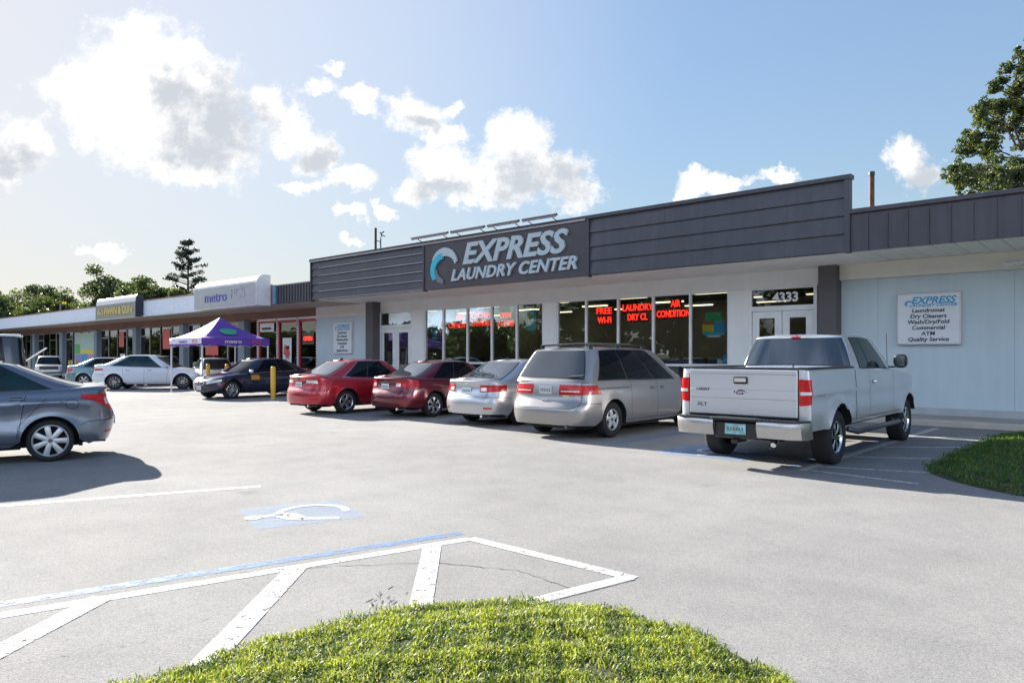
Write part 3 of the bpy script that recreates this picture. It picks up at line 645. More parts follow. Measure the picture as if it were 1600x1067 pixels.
poster(-21.95, 2.25, .62, .85, 'blue and magenta poster in the window nearest the left door', [('sheet', PBL, -.5, .5, 0, 1), ('magenta_panel', PPU, 0, .47, .1, .9), ('green_spot', PGR, -.35, -.1, .35, .55), ('white_strip', PWH, -.47, -.02, .02, .1)])
for x, lb_ in ((-24.95, 'white notice taped inside the left leaf of the far door'), (-24.0, 'white notice taped inside the right leaf of the far door')):
    o = bx('notice', PWH, x-.14, x+.14, VW+.035, VW+.04, 1.25, 1.75); tag(o, lb_, 'notice')
o = bx('notice', PBL, -9.55, -9.38, VW+.3, VW+.42, 1.34, 1.62); tag(o, 'small blue carton on the window ledge behind the truck bed', 'carton')
o = bx('carton', PWH, -9.72, -9.58, VW+.3, VW+.42, 1.34, 1.48); tag(o, 'small white carton on the window ledge behind the truck bed', 'carton')
lb(MB().box(-15.6, -9.23, VW+.2, VW+.5, 1.28, 1.335), 'window_ledge', WALLW)
# things in the strip shops
o = bx('notice', PWH, -35.9, -34.5, VW-.03, VW-.01, 2.85, 3.3); tag(o, 'white header notice at the top of the red framed window', 'notice'); q = bx('panel', TRIM, -35.7, -34.75, VW-.04, VW-.031, 2.95, 3.08, o)
rt = empty('window_poster', (-33.2, VW-.03, 1.0), label='tall white poster with a red figure standing in the red framed shop window', cat='poster'); bx('sheet', PWH, -.42, .42, 0, .01, 0, 1.5, rt)
M = MB()
for i in range(9): M.prism([(rnd.uniform(-.25, .25)+a, .75+rnd.uniform(-.35, .35)+b) for a, b in ((-.1, -.08), (.1, -.06), (.08, .1), (-.07, .08))], 'y', -.006-.001*i, -.001)
M.build('red_figure', POR, rt)
rt = empty('window_sign', (-31.3, VW+.0, 2.15), label='red lit window sign in a grey frame, right bay of the red framed shop', cat='window sign'); bx('frame', GREYB, -.5, .5, .0, .02, 0, .55, rt); bx('panel', RB, -.45, .45, -.01, -.001, .05, .5, rt); text('lettering', 'OPEN', .3, NEON, rt, (0, -.012, .27), ext=.004, off=.01)
rt = empty('window_poster', (-62.9, VW-.02, .5), label='big colourful advert covering the window at the far left of the shops', cat='poster')
for nm, m, a, b, c, d in (('sheet', mat('pale_green_sheet', (.4, .55, .5), .5), -2.4, 2.3, 0, 2.85), ('green_panel', PGR, -2.3, -1.1, 1.2, 2.0), ('violet_panel', mat('poster_violet', (.3, .22, .55), .5), -2.3, -.9, .1, 1.15), ('blue_panel', PBL, -.8, .6, .1, 1.2), ('pink_panel', mat('poster_pink', (.55, .25, .4), .5), .7, 2.1, .1, 1.15), ('yellow_strip', YEL, -1.0, 2.2, 1.25, 1.55)):
    bx(nm, m, a, b, -.006 if nm != 'sheet' else -.003, -.0005 if nm == 'sheet' else -.0035, c, d, rt)
for x, z, w_, h_, m, lb_ in ((-55.4, 2.2, .9, 1.1, POR, 'red poster in the shop window right of the colourful advert'), (-47.8, 2.0, 1.1, 1.3, POR, 'red poster in the dark shop window behind the white sedan roof'), (-41.5, 1.6, 1.6, 1.0, POR, 'wide red banner in the window under the tent valance'), (-55.2, .9, .9, .8, PWH, 'pale poster low in the shop window behind the white sedan')):
    o = bx('window_poster', m, x-w_/2, x+w_/2, VW-.02, VW-.01, z, z+h_); tag(o, lb_, 'poster')
# ------------------------------------------------------------------ roof pipes
RUST = mat('rusty_pipe', (.05, .03, .025), .7, var=.5, vs=4, alt=(.16, .06, .03))
o = empty('roof_pipe', (-4.86, 18.1, 4.2), label='rusty vertical pipe standing on the roof beside the tall fascia end', cat='pipe'); MB().tube([(0, 0, 0), (0, 0, 1.68)], .062, 12).build('pipe_body', RUST, o); MB().tube([(0, 0, 1.6), (0, 0, 1.68)], .07, 12).build('cap', TRIM, o)
o = empty('roof_mast', (-24.2, 18.6, 4.2), label='thin dark mast with a small curled bracket on the roof above the slatted fascia', cat='mast'); MB().tube([(0, 0, 0), (0, 0, 2.72)], .055, 8).build('pole', TRIM, o)
MB().tube([(.35, 0, 1.7), (.33, 0, 2.15), (.4, 0, 2.45), (.55, 0, 2.5)], .03, 6).tube([(.3, 0, 2.5), (.45, 0, 2.35), (.62, 0, 2.3)], .025, 6).build('bracket', GREYB, o)
MB().tube([(0, 0, 2.2), (.34, 0, 2.1)], .02, 6).build('arm', GREYB, o)
o = empty('security_lamp', (-2.2, VW-.17, 3.7), label='small pale twin flood lamp on the cream header at the right edge', cat='lamp')
bx('base', WHITE, -.06, .06, -.04, .01, -.08, .04, o, .01)
for s in (-1, 1): MB().tube([(0, -.04, 0), (s*.14, -.1, -.02), (s*.26, -.2, -.06)], .035, 10, r1=.07).build('lamp_head', WHITE, o)
o = empty('roof_vent_pipe', (-67.5, 19.5, 4.2), label='pale thin vent pipe on the shop roof before the trees', cat='pipe'); MB().tube([(0, 0, 0), (0, 0, 1.6)], .07, 8).build('pipe_body', GREYB, o)
MB().tube([(0, 0, 1.6), (0, 0, 1.68)], .13, 8).build('cap', GREYB, o)
# ------------------------------------------------------------------ bollards
YB = mat('yellow_bollard_paint', (.66, .42, .03), .5, var=.1, vs=5)
bs_ = [((-23.39, 13.45), 1.2, 'tall yellow bollard between the dark blue sedan and the red sedan'), ((-32.3, 15.3), 1.15, 'left yellow bollard of the pair between the white sedan and the dark blue sedan'), ((-31.3, 15.7), 1.15, 'right yellow bollard of the pair between the white sedan and the dark blue sedan'), ((-63.2, 18.9), 1.15, 'yellow bollard before the colourful window, left one of the far pair'), ((-61.7, 18.9), 1.15, 'yellow bollard before the colourful window, right one of the far pair')]
b0 = None
for (x, y), h, l in bs_:
    if b0 is None:
        b0 = empty('bollard', (x, y, 0), label=l, cat='bollard', group='yellow bollards in the car park')
        pr = [(.085, 0), (.085, h-.06), (.078, h-.025), (.055, h-.006), (.001, h)]
        MB().grid([[(r_*math.cos(a*math.pi/8), r_*math.sin(a*math.pi/8), z) for a in range(16)] for r_, z in pr], close=True).build('post', YB, b0)
        MB().tube([(0, 0, 0), (0, 0, .05)], .13, 12).build('footing', CONC, b0)
    else:
        c = b0.copy(); col.objects.link(c); c.location = (x, y, 0); c['label'] = l
        for ch in b0.children: d = ch.copy(); col.objects.link(d); d.parent = c
# ------------------------------------------------------------------ canopy tent
T = empty('canopy_tent', (-28.67+1.5*0-1.5, 13.31+1.5, 0), label='purple pop-up canopy tent with white legs and a green emblem', cat='tent')
PUR = mat('purple_canvas', (.13, .05, .36), .7, var=.05, bump=.1, bs=8); TW = mat('white_tent_leg', (.72, .73, .75), .4, .2)
HS = 1.5
def tentprof(q): return 2.32+ .92*(q**1.45)
rows = []
M = MB()
for k in range(4):
    a = k*math.pi/2; rws = []
    for i in range(9):
        q = i/8; s_ = HS*(1-q); r_ = []
        for j in range(9):
            t = -1+2*j/8; x, y = s_, s_*t; z = tentprof(q)-.05*(1-t*t)*(1-q)*q*4
            r_.append((x*math.cos(a)-y*math.sin(a), x*math.sin(a)+y*math.cos(a), z))
        rws.append(r_)
    M.grid(rws, 1 if k == 3 else 0)
    # valance with hem
    v = []
    for zz in (2.32, 2.18, 2.02):
        v.append([((HS+.005)*math.cos(a)-(HS+.005)*t*math.sin(a), (HS+.005)*math.sin(a)+(HS+.005)*t*math.cos(a), zz+.012*math.sin(t*14)*(2.32-zz)*3) for t in [-1+2*j/12 for j in range(13)]])
    M.grid(v, 1 if k == 3 else 0)
PWT = mat('white_canvas', (.74, .70, .78), .7, var=.04)
M.build('canopy', [PUR, PWT], T, weld=.002)
bx('purple_hem', PUR, -HS, HS, -HS-.014, -HS-.008, 2.0, 2.07, T)
for sx, sy in ((1, 1), (1, -1), (-1, 1), (-1, -1)):
    bx('leg', TW, sx*1.45-.025, sx*1.45+.025, sy*1.45-.025, sy*1.45+.025, 0, 2.3, T); bx('foot', TW, sx*1.45-.07, sx*1.45+.07, sy*1.45-.07, sy*1.45+.07, 0, .015, T)
M = MB()
for a in range(4):
    c_, s_ = round(math.cos(a*math.pi/2)), round(math.sin(a*math.pi/2))
    p = lambda x, y, z: (x*c_-y*s_, x*s_+y*c_, z)
    M.tube([p(1.43, -1.43, 2.25), p(1.43, 0, 1.95), p(1.43, 1.43, 2.25)], .012, 6); M.tube([p(1.43, -1.43, 1.95), p(1.43, 0, 2.25), p(1.43, 1.43, 1.95)], .012, 6)
M.build('truss', TW, T)
# green round emblem on the canopy face seen from the lot, lettering on valances
GE = mat('green_emblem', (.03, .36, .22), .6)
def onroof(side, q0, t0, pts, m, nm):
    vs = []
    a = {'x': 0, '-y': -math.pi/2}[side]
    for (du, dq) in pts:
        q = q0+dq; s_ = HS*(1-q); y = t0*s_+du; z = tentprof(q)+.012
        x = s_+.01; vs.append((x*math.cos(a)-y*math.sin(a), x*math.sin(a)+y*math.cos(a), z))
    cz = [sum(v[i] for v in vs)/len(vs) for i in range(3)]
    MB().add(vs+[cz], [(i, (i+1) % len(vs), len(vs)) for i in range(len(vs))]).build(nm, m, T)
onroof('x', .42, -.05, [(.36*math.cos(R(a))*(1+.12*math.sin(3*R(a))), .17*math.sin(R(a))*(1+.15*math.cos(2*R(a)))) for a in range(0, 360, 15)], GE, 'green_emblem')
for k, (a, s1) in enumerate(((math.pi/2, 'x'), (0, '-y'))):
    loc = (HS+.012, -.15, 2.17) if s1 == 'x' else (-.15, -HS-.012, 2.17)
    text('lettering', 'metro', .2, PWH if s1 == 'x' else PUR, T, loc, rot=(R(90), 0, a), ext=.002, off=.003, sx=1.5); 
    loc2 = (HS+.012, .9, 2.17) if s1 == 'x' else (.9, -HS-.012, 2.17)
    text('lettering', 'PCS', .2, POR, T, loc2, rot=(R(90), 0, a), ext=.002, off=.003, sx=1.3)
# ------------------------------------------------------------------ vehicles
SCALE = 1
CAPPHI = [0, .6, 2, 4, 7, 11, 17, 24, 33, 43, 54, 66, 78, 90]
class Car:
    def __init__(s, name, label, cat, pos, heading, S, body):
        s.S = S; s.root = empty(name, (pos[0], pos[1], 0), math.atan2(heading[1], heading[0]), label, cat)
        s.M = body; g = S.get
        s.xr = prof(S['xr']); s.xf = prof(S['xf']); s.w = prof(S['w']); s.zt = prof(S['ztop'])
        s.n = g('n', 3.2); s.nf = g('nf', 2.8); s.XR0 = S['XR0']; s.XF0 = S['XF0']; s.r = g('r', .07)
        s.R = S['rw']+g('gap', .06); s.rw = S['rw']; s.wx = S['wx']; s.sill = g('sill', .24); s.pt = g('ptaper', .045)
        s.xm = (s.XR0+s.XF0)/2; s.hl = (s.xf(.5)-s.xr(.5))/2; s.flare = g('flare', .02)
        s.root.scale = (g('sc', 1),)*3; s.deckc = g('crown', .04); s.bz = g('bz', .28)
    # lower body: rear cap s 0..1, side 1..2, front cap 2..3; negative s mirrors
    def zlow(s, sp, x):
        z = s.sill if 1 <= sp <= 2 else lerp(s.bz, s.sill, 0)
        for xw in s.wx:
            d = abs(x-xw)
            if d < s.R: z = max(z, s.rw+math.sqrt(s.R**2-d*d))
        return z
    def xs_of(s, sp, z):
        if sp < 1: ph = R(sp*90); xr = s.xr(z); return s.XR0-(s.XR0-xr)*math.cos(ph)**(2/s.n)
        if sp <= 2: return s.XR0+(sp-1)*(s.XF0-s.XR0)
        ph = R((3-sp)*90); return s.XF0+(s.xf(z)-s.XF0)*math.cos(ph)**(2/s.nf)
    def wall(s, sp, z):
        sg = 1 if sp >= 0 else -1; sp = abs(sp); sp = min(sp, 3)
        x = s.xs_of(sp, z); zt = s.zt(x); dl = 0
        if z > zt-s.r: q = min(1, (z-zt+s.r)/s.r); dl = s.r*.7*(1-math.sqrt(max(0, 1-q*q)))
        w_ = s.w(z)*(1-s.pt*((x-s.xm)/s.hl)**2)-dl
        if sp < 1: y = w_*math.sin(R(sp*90))**(2/s.n); x += dl*math.cos(R(sp*90))
        elif sp <= 2: y = w_
        else: y = w_*math.sin(R((3-sp)*90))**(2/s.nf); x -= dl*math.cos(R((3-sp)*90))
        for xw in s.wx:
            d = math.hypot(x-xw, z-s.rw)
            if d < s.R+.16: y += s.flare*(max(0, 1-(d-s.R)/.16))**2
        return Vector((x, sg*y, z))
    def sy(s, y, z):       # s in the rear cap for a given |y|
        w_ = s.w(z)*(1-s.pt*((s.xr(z)-s.xm)/s.hl)**2); a = min(1, abs(y)/w_)
        return math.degrees(math.asin(a**(s.n/2)))/90*(1 if y >= 0 else -1)
    def syf(s, y, z):
        w_ = s.w(z)*(1-s.pt); a = min(1, abs(y)/w_)
        return (3-math.degrees(math.asin(a**(s.nf/2)))/90)*(1 if y >= 0 else -1)
    def sx(s, x): return 1+(x-s.XR0)/(s.XF0-s.XR0)
    def stations(s):
        side = []; x = s.XR0
        n = max(2, int((s.XF0-s.XR0)/.14))
        xs = [lerp(s.XR0, s.XF0, i/n) for i in range(n+1)]
        for xw in s.wx:
            a0 = math.asin((s.sill-s.rw)/s.R); xs = [x for x in xs if abs(x-xw) > s.R*math.cos(a0)+.05]
            xs += [xw+s.R*math.cos(lerp(a0, math.pi-a0, i/20)) for i in range(21)]+[xw-s.R*math.cos(a0)-.001, xw+s.R*math.cos(a0)+.001]
        xs = sorted(set(xs))
        return [p/90 for p in CAPPHI[:-1]]+[s.sx(x) for x in xs if s.XR0 <= x <= s.XF0]+[3-p/90 for p in CAPPHI[:-1]][::-1]
    def body(s):
        st = s.stations(); M = MB(); nl = 15
        for sg in (1, -1):
            rows = []
            for sp in st:
                zt = 1.; x = s.xs_of(sp, .8)
                for _ in range(3): zt = s.zt(s.xs_of(sp, zt))
                zl = s.zlow(sp, x); col_ = []
                zs = [lerp(zl, zt-s.r, i/nl) for i in range(nl)]+[zt-s.r+s.r*math.sin(R(a)) for a in (0, 18, 36, 54, 72, 86, 90)]
                for z in zs: p = s.wall(sg*sp if sp else sg*1e-6, z); col_.append(tuple(p))
                rows.append(col_)
            M.grid(rows)
            if s.S.get('deck', True) is not None:
                drows = []
                for r_ in rows:
                    p = r_[-1]; dr = []
                    x0 = s.S.get('deck_from', -99)
                    if p[0] < x0: continue
                    for j in range(9):
                        f = 1-j/8; f2 = math.sin(f*math.pi/2) if 0 else f
                        dr.append((p[0], p[1]*f2, p[2]+s.deckc*(1-f2*f2)))
                    drows.append(dr)
                M.grid(drows)
            # wheel housings
            al_ = math.degrees(math.asin((s.sill-s.rw+.01)/s.R))
            for xw in s.wx:
                yo = s.wall(s.sx(xw)*sg, s.rw+s.R+.01).y*sg-.012; rr = []
                for yy in (yo, yo-.3): rr.append([(xw+s.R*math.cos(R(a)), sg*yy, s.rw+s.R*math.sin(R(a))) for a in np.linspace(al_, 180-al_, 20)])
                M.grid(rr, 1); M.add(rr[1], [tuple(range(len(rr[1])))], 1)
        xa, xb = s.xr(.4)+.12, s.xf(.4)-.12; ww = s.w(.4)-.12
        # floor pan split round the wheels
        segs = [(xa, s.wx[0]-s.R, ww), (s.wx[0]-s.R, s.wx[0]+s.R, ww-.22), (s.wx[0]+s.R, s.wx[1]-s.R, ww), (s.wx[1]-s.R, s.wx[1]+s.R, ww-.22), (s.wx[1]+s.R, xb, ww)]
        segs[0] = (segs[0][0]+.3, segs[0][1], ww-.1); segs[-1] = (segs[-1][0], segs[-1][1]-.45, ww-.15)
        for a, b, c in segs: M.box(a, b, -c, c, s.S.get('pan', .2), .5, 1)
        M.box(xa-.02, xa+.3, -ww*.6, ww*.6, s.S.get('pan', .2)+.03, .5, 1)
        s.bodyo = M.build('body', [s.M, DARK], s.root, sharp=38, weld=.0004)
        return s.bodyo
    # greenhouse
    def green(s):
        g = s.S['gh']; s.g = g; s.groof = prof(g['roof']); M = MB()
        for sg in (1, -1):
            rows = []
            for sp in [p/90 for p in CAPPHI[:-1]]+[1+i/18 for i in range(19)]+[3-p/90 for p in CAPPHI[:-1]][::-1]:
                rows.append([tuple(s.gp(sg*sp if sp else sg*1e-6, t)) for t in (0, .15, .3, .45, .6, .72, .8, .84, .88, .92, .96, 1)])
            M.grid(rows)
            dr = []
            for r_ in rows:
                p = r_[-1]; dr.append([(p[0], p[1]*(1-j/7), p[2]+g.get('crown', .035)*(1-(1-j/7)**2)) for j in range(8)])
            M.grid(dr)
        return M.build('roof', [s.M], s.root, sharp=40, weld=.0004)
    def gp(s, sp, t):
        g = s.g; sg = 1 if sp >= 0 else -1; sp = min(3, abs(sp))
        if t <= .8: k = t/.8*.9; h = t/.8*.925
        else:
            q = (t-.8)/.2; k = (1-q)**2*.9+2*q*(1-q)*.965+q*q*1.1; h = (1-q)**2*.925+2*q*(1-q)*.995+q*q
        n = g.get('n', 3.4); xa = lerp(g['xr0'], g['xr1'], k); xb = lerp(g['xf0'], g['xf1'], k); ca = lerp(g.get('cr0', .3), g.get('cr1', .3), k); cb = lerp(g.get('cf0', .5), g.get('cf1', .35), k)
        wd = lerp(g['w0'], g['w1'], k)+g.get('bulge', .02)*math.sin(min(1, k)*math.pi)
        if sp < 1: ph = R(sp*90); x = xa+ca-ca*math.cos(ph)**(2/n); f = math.sin(ph)**(2/n)
        elif sp <= 2: x = lerp(xa+ca, xb-cb, sp-1); f = 1
        else: ph = R((3-sp)*90); x = xb-cb+cb*math.cos(ph)**(2/n); f = math.sin(ph)**(2/n)
        xm = (g['xr1']+g['xf1'])/2; wd *= 1-g.get('ptaper', .05)*((x-xm)/1.6)**2
        zb = s.zt(x)-.03+ s.deckc*(1-(f)**2)*.8; zr = s.groof(x)
        return Vector((x, sg*wd*f, zb+(zr-zb)*h))
    def patch(s, name, fn, cs, m, off=.004, N_=10, M_=8, parent=None, skirt=.006, mi=None):
        """cs: 4 corners (a,b) in the parameters of fn, counter-clockwise"""
        rows = []
        def nrm(a, b):
            e = .004; p = fn(a, b); u = fn(a+e, b)-fn(a-e, b); v = fn(a, b+e*.5)-fn(a, b-e*.5); n_ = u.cross(v)
            if n_.length < 1e-12: n_ = Vector((p.x-s.xm, p.y*2, .01))
            n_.normalize(); c = Vector((s.xm+(p.x-s.xm)*.4, 0, .6))
            return n_ if n_.dot(p-c) > 0 else -n_
        for i in range(N_+1):
            r_ = []
            for j in range(M_+1):
                u, v = i/N_, j/M_
                a = (cs[0][0]*(1-u)+cs[1][0]*u)*(1-v)+(cs[3][0]*(1-u)+cs[2][0]*u)*v
                b = (cs[0][1]*(1-u)+cs[1][1]*u)*(1-v)+(cs[3][1]*(1-u)+cs[2][1]*u)*v
                r_.append((fn(a, b), nrm(a, b)))
            rows.append(r_)
        M = MB(); M.grid([[tuple(p+n*off) for p, n in r_] for r_ in rows])
        bd = [r_[0] for r_ in rows]+rows[-1][1:]+[r_[-1] for r_ in rows[::-1][1:]]+rows[0][::-1][1:]
        M.grid([[tuple(p+n*off) for p, n in bd], [tuple(p-n*skirt) for p, n in bd]], smooth=False)
        return M.build(name, m, parent or s.root, fix=False)
    def strip(s, name, fn, pts, wd, m, off=.002, parent=None):
        """thin line along a parameter polyline"""
        P_ = []
        for i in range(len(pts)-1):
            for k in range(6):
                t = k/6; a = lerp(pts[i][0], pts[i+1][0], t); b = lerp(pts[i][1], pts[i+1][1], t); P_.append((a, b))
        P_.append(pts[-1]); L_, R_ = [], []
        for i, (a, b) in enumerate(P_):
            p = fn(a, b); d = (fn(*P_[min(i+1, len(P_)-1)])-fn(*P_[max(i-1, 0)])).normalized(); e = .004
            n_ = (fn(a+e, b)-fn(a-e, b)).cross(fn(a, b+e*.5)-fn(a, b-e*.5))
            if n_.length < 1e-12: n_ = Vector((p.x-s.xm, p.y*2, .01))
            n_.normalize(); c = Vector((s.xm+(p.x-s.xm)*.4, 0, .6))
            if n_.dot(p-c) < 0: n_ = -n_
            q = d.cross(n_).normalized()*wd/2; L_.append(tuple(p+q+n_*off)); R_.append(tuple(p-q+n_*off))
        return MB().grid([L_, R_]).build(name, m, parent or s.root, fix=False)
    def wheels(s, kind, rim=ALLOY, width=.21):
        r = s.rw; rr = s.S.get('rim', .69)*r
        M = MB(); pr = [(rr-.01, -width/2+.015), (rr+.01, -width/2), (r-.03, -width/2-.005), (r-.006, -width/2+.02), (r, -width/2+.05), (r, width/2-.05), (r-.006, width/2-.02), (r-.03, width/2+.005), (rr+.01, width/2), (rr-.01, width/2-.015)]
        n = 40
        M.grid([[(a*math.cos(i*2*math.pi/n), b, a*math.sin(i*2*math.pi/n)) for i in range(n)] for a, b in pr], close=True)
        tyre = M.build('wheel', RUBBER, None); 
        M = MB()   # rim: outward is +y
        bar = [(rr, width/2-.012), (rr-.012, width/2-.006), (rr-.028, width/2-.03), (rr-.035, -.02), (.01, -.03)]
        M.grid([[(a*math.cos(i*2*math.pi/n), b, a*math.sin(i*2*math.pi/n)) for i in range(n)] for a, b in bar[:3]], close=True)
        M.grid([[(a*math.cos(i*2*math.pi/n), b, a*math.sin(i*2*math.pi/n)) for i in range(n)] for a, b in bar[2:]], 1, close=True)
        ns, wi, wo, fork = kind; yo = width/2-.028
        for k in range(ns):
            a = k*2*math.pi/ns+.3
            for dd in ((0,) if not fork else (-fork, fork)):
                def pt(rad, t, y): return (rad*math.cos(a+dd*rad/rr*1.0)-t*math.sin(a+dd), y, rad*math.sin(a+dd*rad/rr*1.0)+t*math.cos(a+dd))
                v = []
                for rad, t, dy in ((.045, wi, .006), (rr*.6, lerp(wi, wo, .45), .012), (rr-.02, wo, 0)):
                    v += [pt(rad, -t, yo+dy-.006), pt(rad, -t*.6, yo+dy), pt(rad, t*.6, yo+dy), pt(rad, t, yo+dy-.006), pt(rad, t*.8, yo+dy-.04), pt(rad, -t*.8, yo+dy-.04)]
                f = []
                for q in (0, 6): f += [(q+i, q+(i+1) % 6, q+6+(i+1) % 6, q+6+i) for i in range(6)]
                f += [(12, 13, 14, 15, 16, 17)]
                M.add(v, f)
        M.tube([(0, yo-.04, 0), (0, yo+.006, 0)], .06, 16); M.tube([(0, yo, 0), (0, yo+.012, 0)], .032, 16, 2)
        rim_ = M.build('rim', [rim, DARK, GREYB], None, sharp=30)
        first = True
        for xw in s.wx:
            for sg in (1, -1):
                o = tyre if first else tyre.copy(); q = rim_ if first else rim_.copy()
                if not first: col.objects.link(o); col.objects.link(q)
                o.parent = s.root; q.parent = o; y = s.S.get('wy', s.w(s.rw)-width/2-.03)
                o.location = (xw, sg*y, r); o.rotation_euler = (0, rnd.uniform(0, 3), 0 if sg > 0 else math.pi); first = False
    def plate(s, z, y=0, m=PLATE, off=.02, w_=.155, h=.075, parent=None, front=False):
        x = s.xr(z)-off if not front else s.xf(z)+off
        o = bx('number_plate', m, x-.004, x+.004, y-w_, y+w_, z-h, z+h, parent or s.root, .003)
        for k in range(6): bx('character', mat('plate_character', (.05, .16, .14), .5), x-.007 if not front else x+.0045, x-.0045 if not front else x+.007, y-.115+k*.042, y-.115+k*.042+.017, z-.024, z+.024, o)
        return o
    def mirror(s, x, z, m, y=None, w_=.2, h=.13):
        for sg in (1, -1):
            yb = (y or s.w(z))
            M = MB()
            rows = []
            for t, k in ((0, .35), (.1, .8), (.3, 1), (.7, 1), (.9, .85), (1, .5)):
                rows.append([(x+.05*math.cos(a*math.pi/6)*k+.02, sg*(yb+.03+t*w_), z+h/2*math.sin(a*math.pi/6)*k) for a in range(12)])
            M.grid(rows, close=True).add(rows[-1], [tuple(range(12))]).add(rows[0], [tuple(range(12))]); o = M.build('mirror', m, s.root)
            bx('mirror_glass', CHROME, x-.036, x-.03, min(sg*(yb+.07), sg*(yb+.02+w_*.9)), max(sg*(yb+.07), sg*(yb+.02+w_*.9)), z-h*.36, z+h*.36, o)
            bx('mirror_arm', TRIM, x-.02, x+.05, min(sg*(yb-.05), sg*(yb+.05)), max(sg*(yb-.05), sg*(yb+.05)), z-h/2, z-h/2+.03, o)
    def doors(s, xs, z0=.3, handles=(), m=SEAM, hz=.8, hm=None, zt=None):
        for sg in (1, -1):
            for x in xs:
                xa, xb = (x, x) if not isinstance(x, tuple) else x
                s.strip('door_seam', s.wall, [(sg*s.sx(xa), z0), (sg*s.sx(lerp(xa, xb, .5)), lerp(z0, s.zt(xb)-.03, .5)), (sg*s.sx(xb), (zt or s.zt(xb))-.02)], .008, m)
            s.strip('sill_seam', s.wall, [(sg*s.sx(s.wx[0]+s.R+.05), s.sill+.06), (sg*s.sx(s.wx[1]-s.R-.03), s.sill+.06)], .007, m)
            for x in handles:
                p = s.wall(sg*s.sx(x), hz); M = MB().box(x-.09, x+.09, min(p.y+sg*.018, p.y+sg*.036), max(p.y+sg*.018, p.y+sg*.036), hz-.013, hz+.013, bev=.006)
                M.box(x-.08, x-.06, min(p.y, p.y+sg*.02), max(p.y, p.y+sg*.02), hz-.01, hz+.01).box(x+.06, x+.08, min(p.y, p.y+sg*.02), max(p.y, p.y+sg*.02), hz-.01, hz+.01)
                M.build('door_handle', hm or s.M, s.root); s.patch('handle_recess', s.wall, [(sg*s.sx(x-.075), hz-.025), (sg*s.sx(x+.075), hz-.025), (sg*s.sx(x+.075), hz+.02), (sg*s.sx(x-.075), hz+.02)], SEAM, .001, 3, 3)
    def sidewin(s, wins, m=CARGLASS, trim=TRIM, t0=.1, t1=.84, chrome=None):
        """wins: list of ((a0 at bottom, a0 at top), (a1 bottom, a1 top)) fractions of side span; a black trim panel lies beneath"""
        lo = wins[0][0]; hi = wins[-1][1]
        for sg in (1, -1):
            e = .012
            tp = s.patch('window_trim', s.gp, [(sg*(1+lo[0]-e), t0-.03), (sg*(1+hi[0]+e), t0-.03), (sg*(1+hi[1]+e*.7), t1+.025), (sg*(1+lo[1]-e*.7), t1+.025)], chrome or trim, .002, 16, 8)
            if chrome: s.patch('window_gasket', s.gp, [(sg*(1+lo[0]-e*.4), t0-.015), (sg*(1+hi[0]+e*.4), t0-.015), (sg*(1+hi[1]+e*.3), t1+.01), (sg*(1+lo[1]-e*.3), t1+.01)], trim, .0035, 16, 8)
            for (a, b) in wins:
                s.patch('side_window', s.gp, [(sg*(1+a[0]), t0), (sg*(1+b[0]), t0), (sg*(1+b[1]), t1), (sg*(1+a[1]), t1)], m, .006, 10, 8)
    def endglass(s, rear=True, smax=.62, t0=.06, t1=.8, m=CARGLASS, st=None):
        f = s.gp if rear else (lambda a, b: s.gp((3-abs(a))*(1 if a >= 0 else -1), b))
        st = st or smax*.86
        s.patch('rear_gasket' if rear else 'windscreen_gasket', f, [(-smax-.05, t0-.03), (smax+.05, t0-.03), (st+.05, t1+.03), (-st-.05, t1+.03)], TRIM, .002, 20, 8)
        s.patch('rear_window' if rear else 'windscreen', f, [(-smax, t0), (smax, t0), (st, t1), (-st, t1)], m, .006, 20, 8)
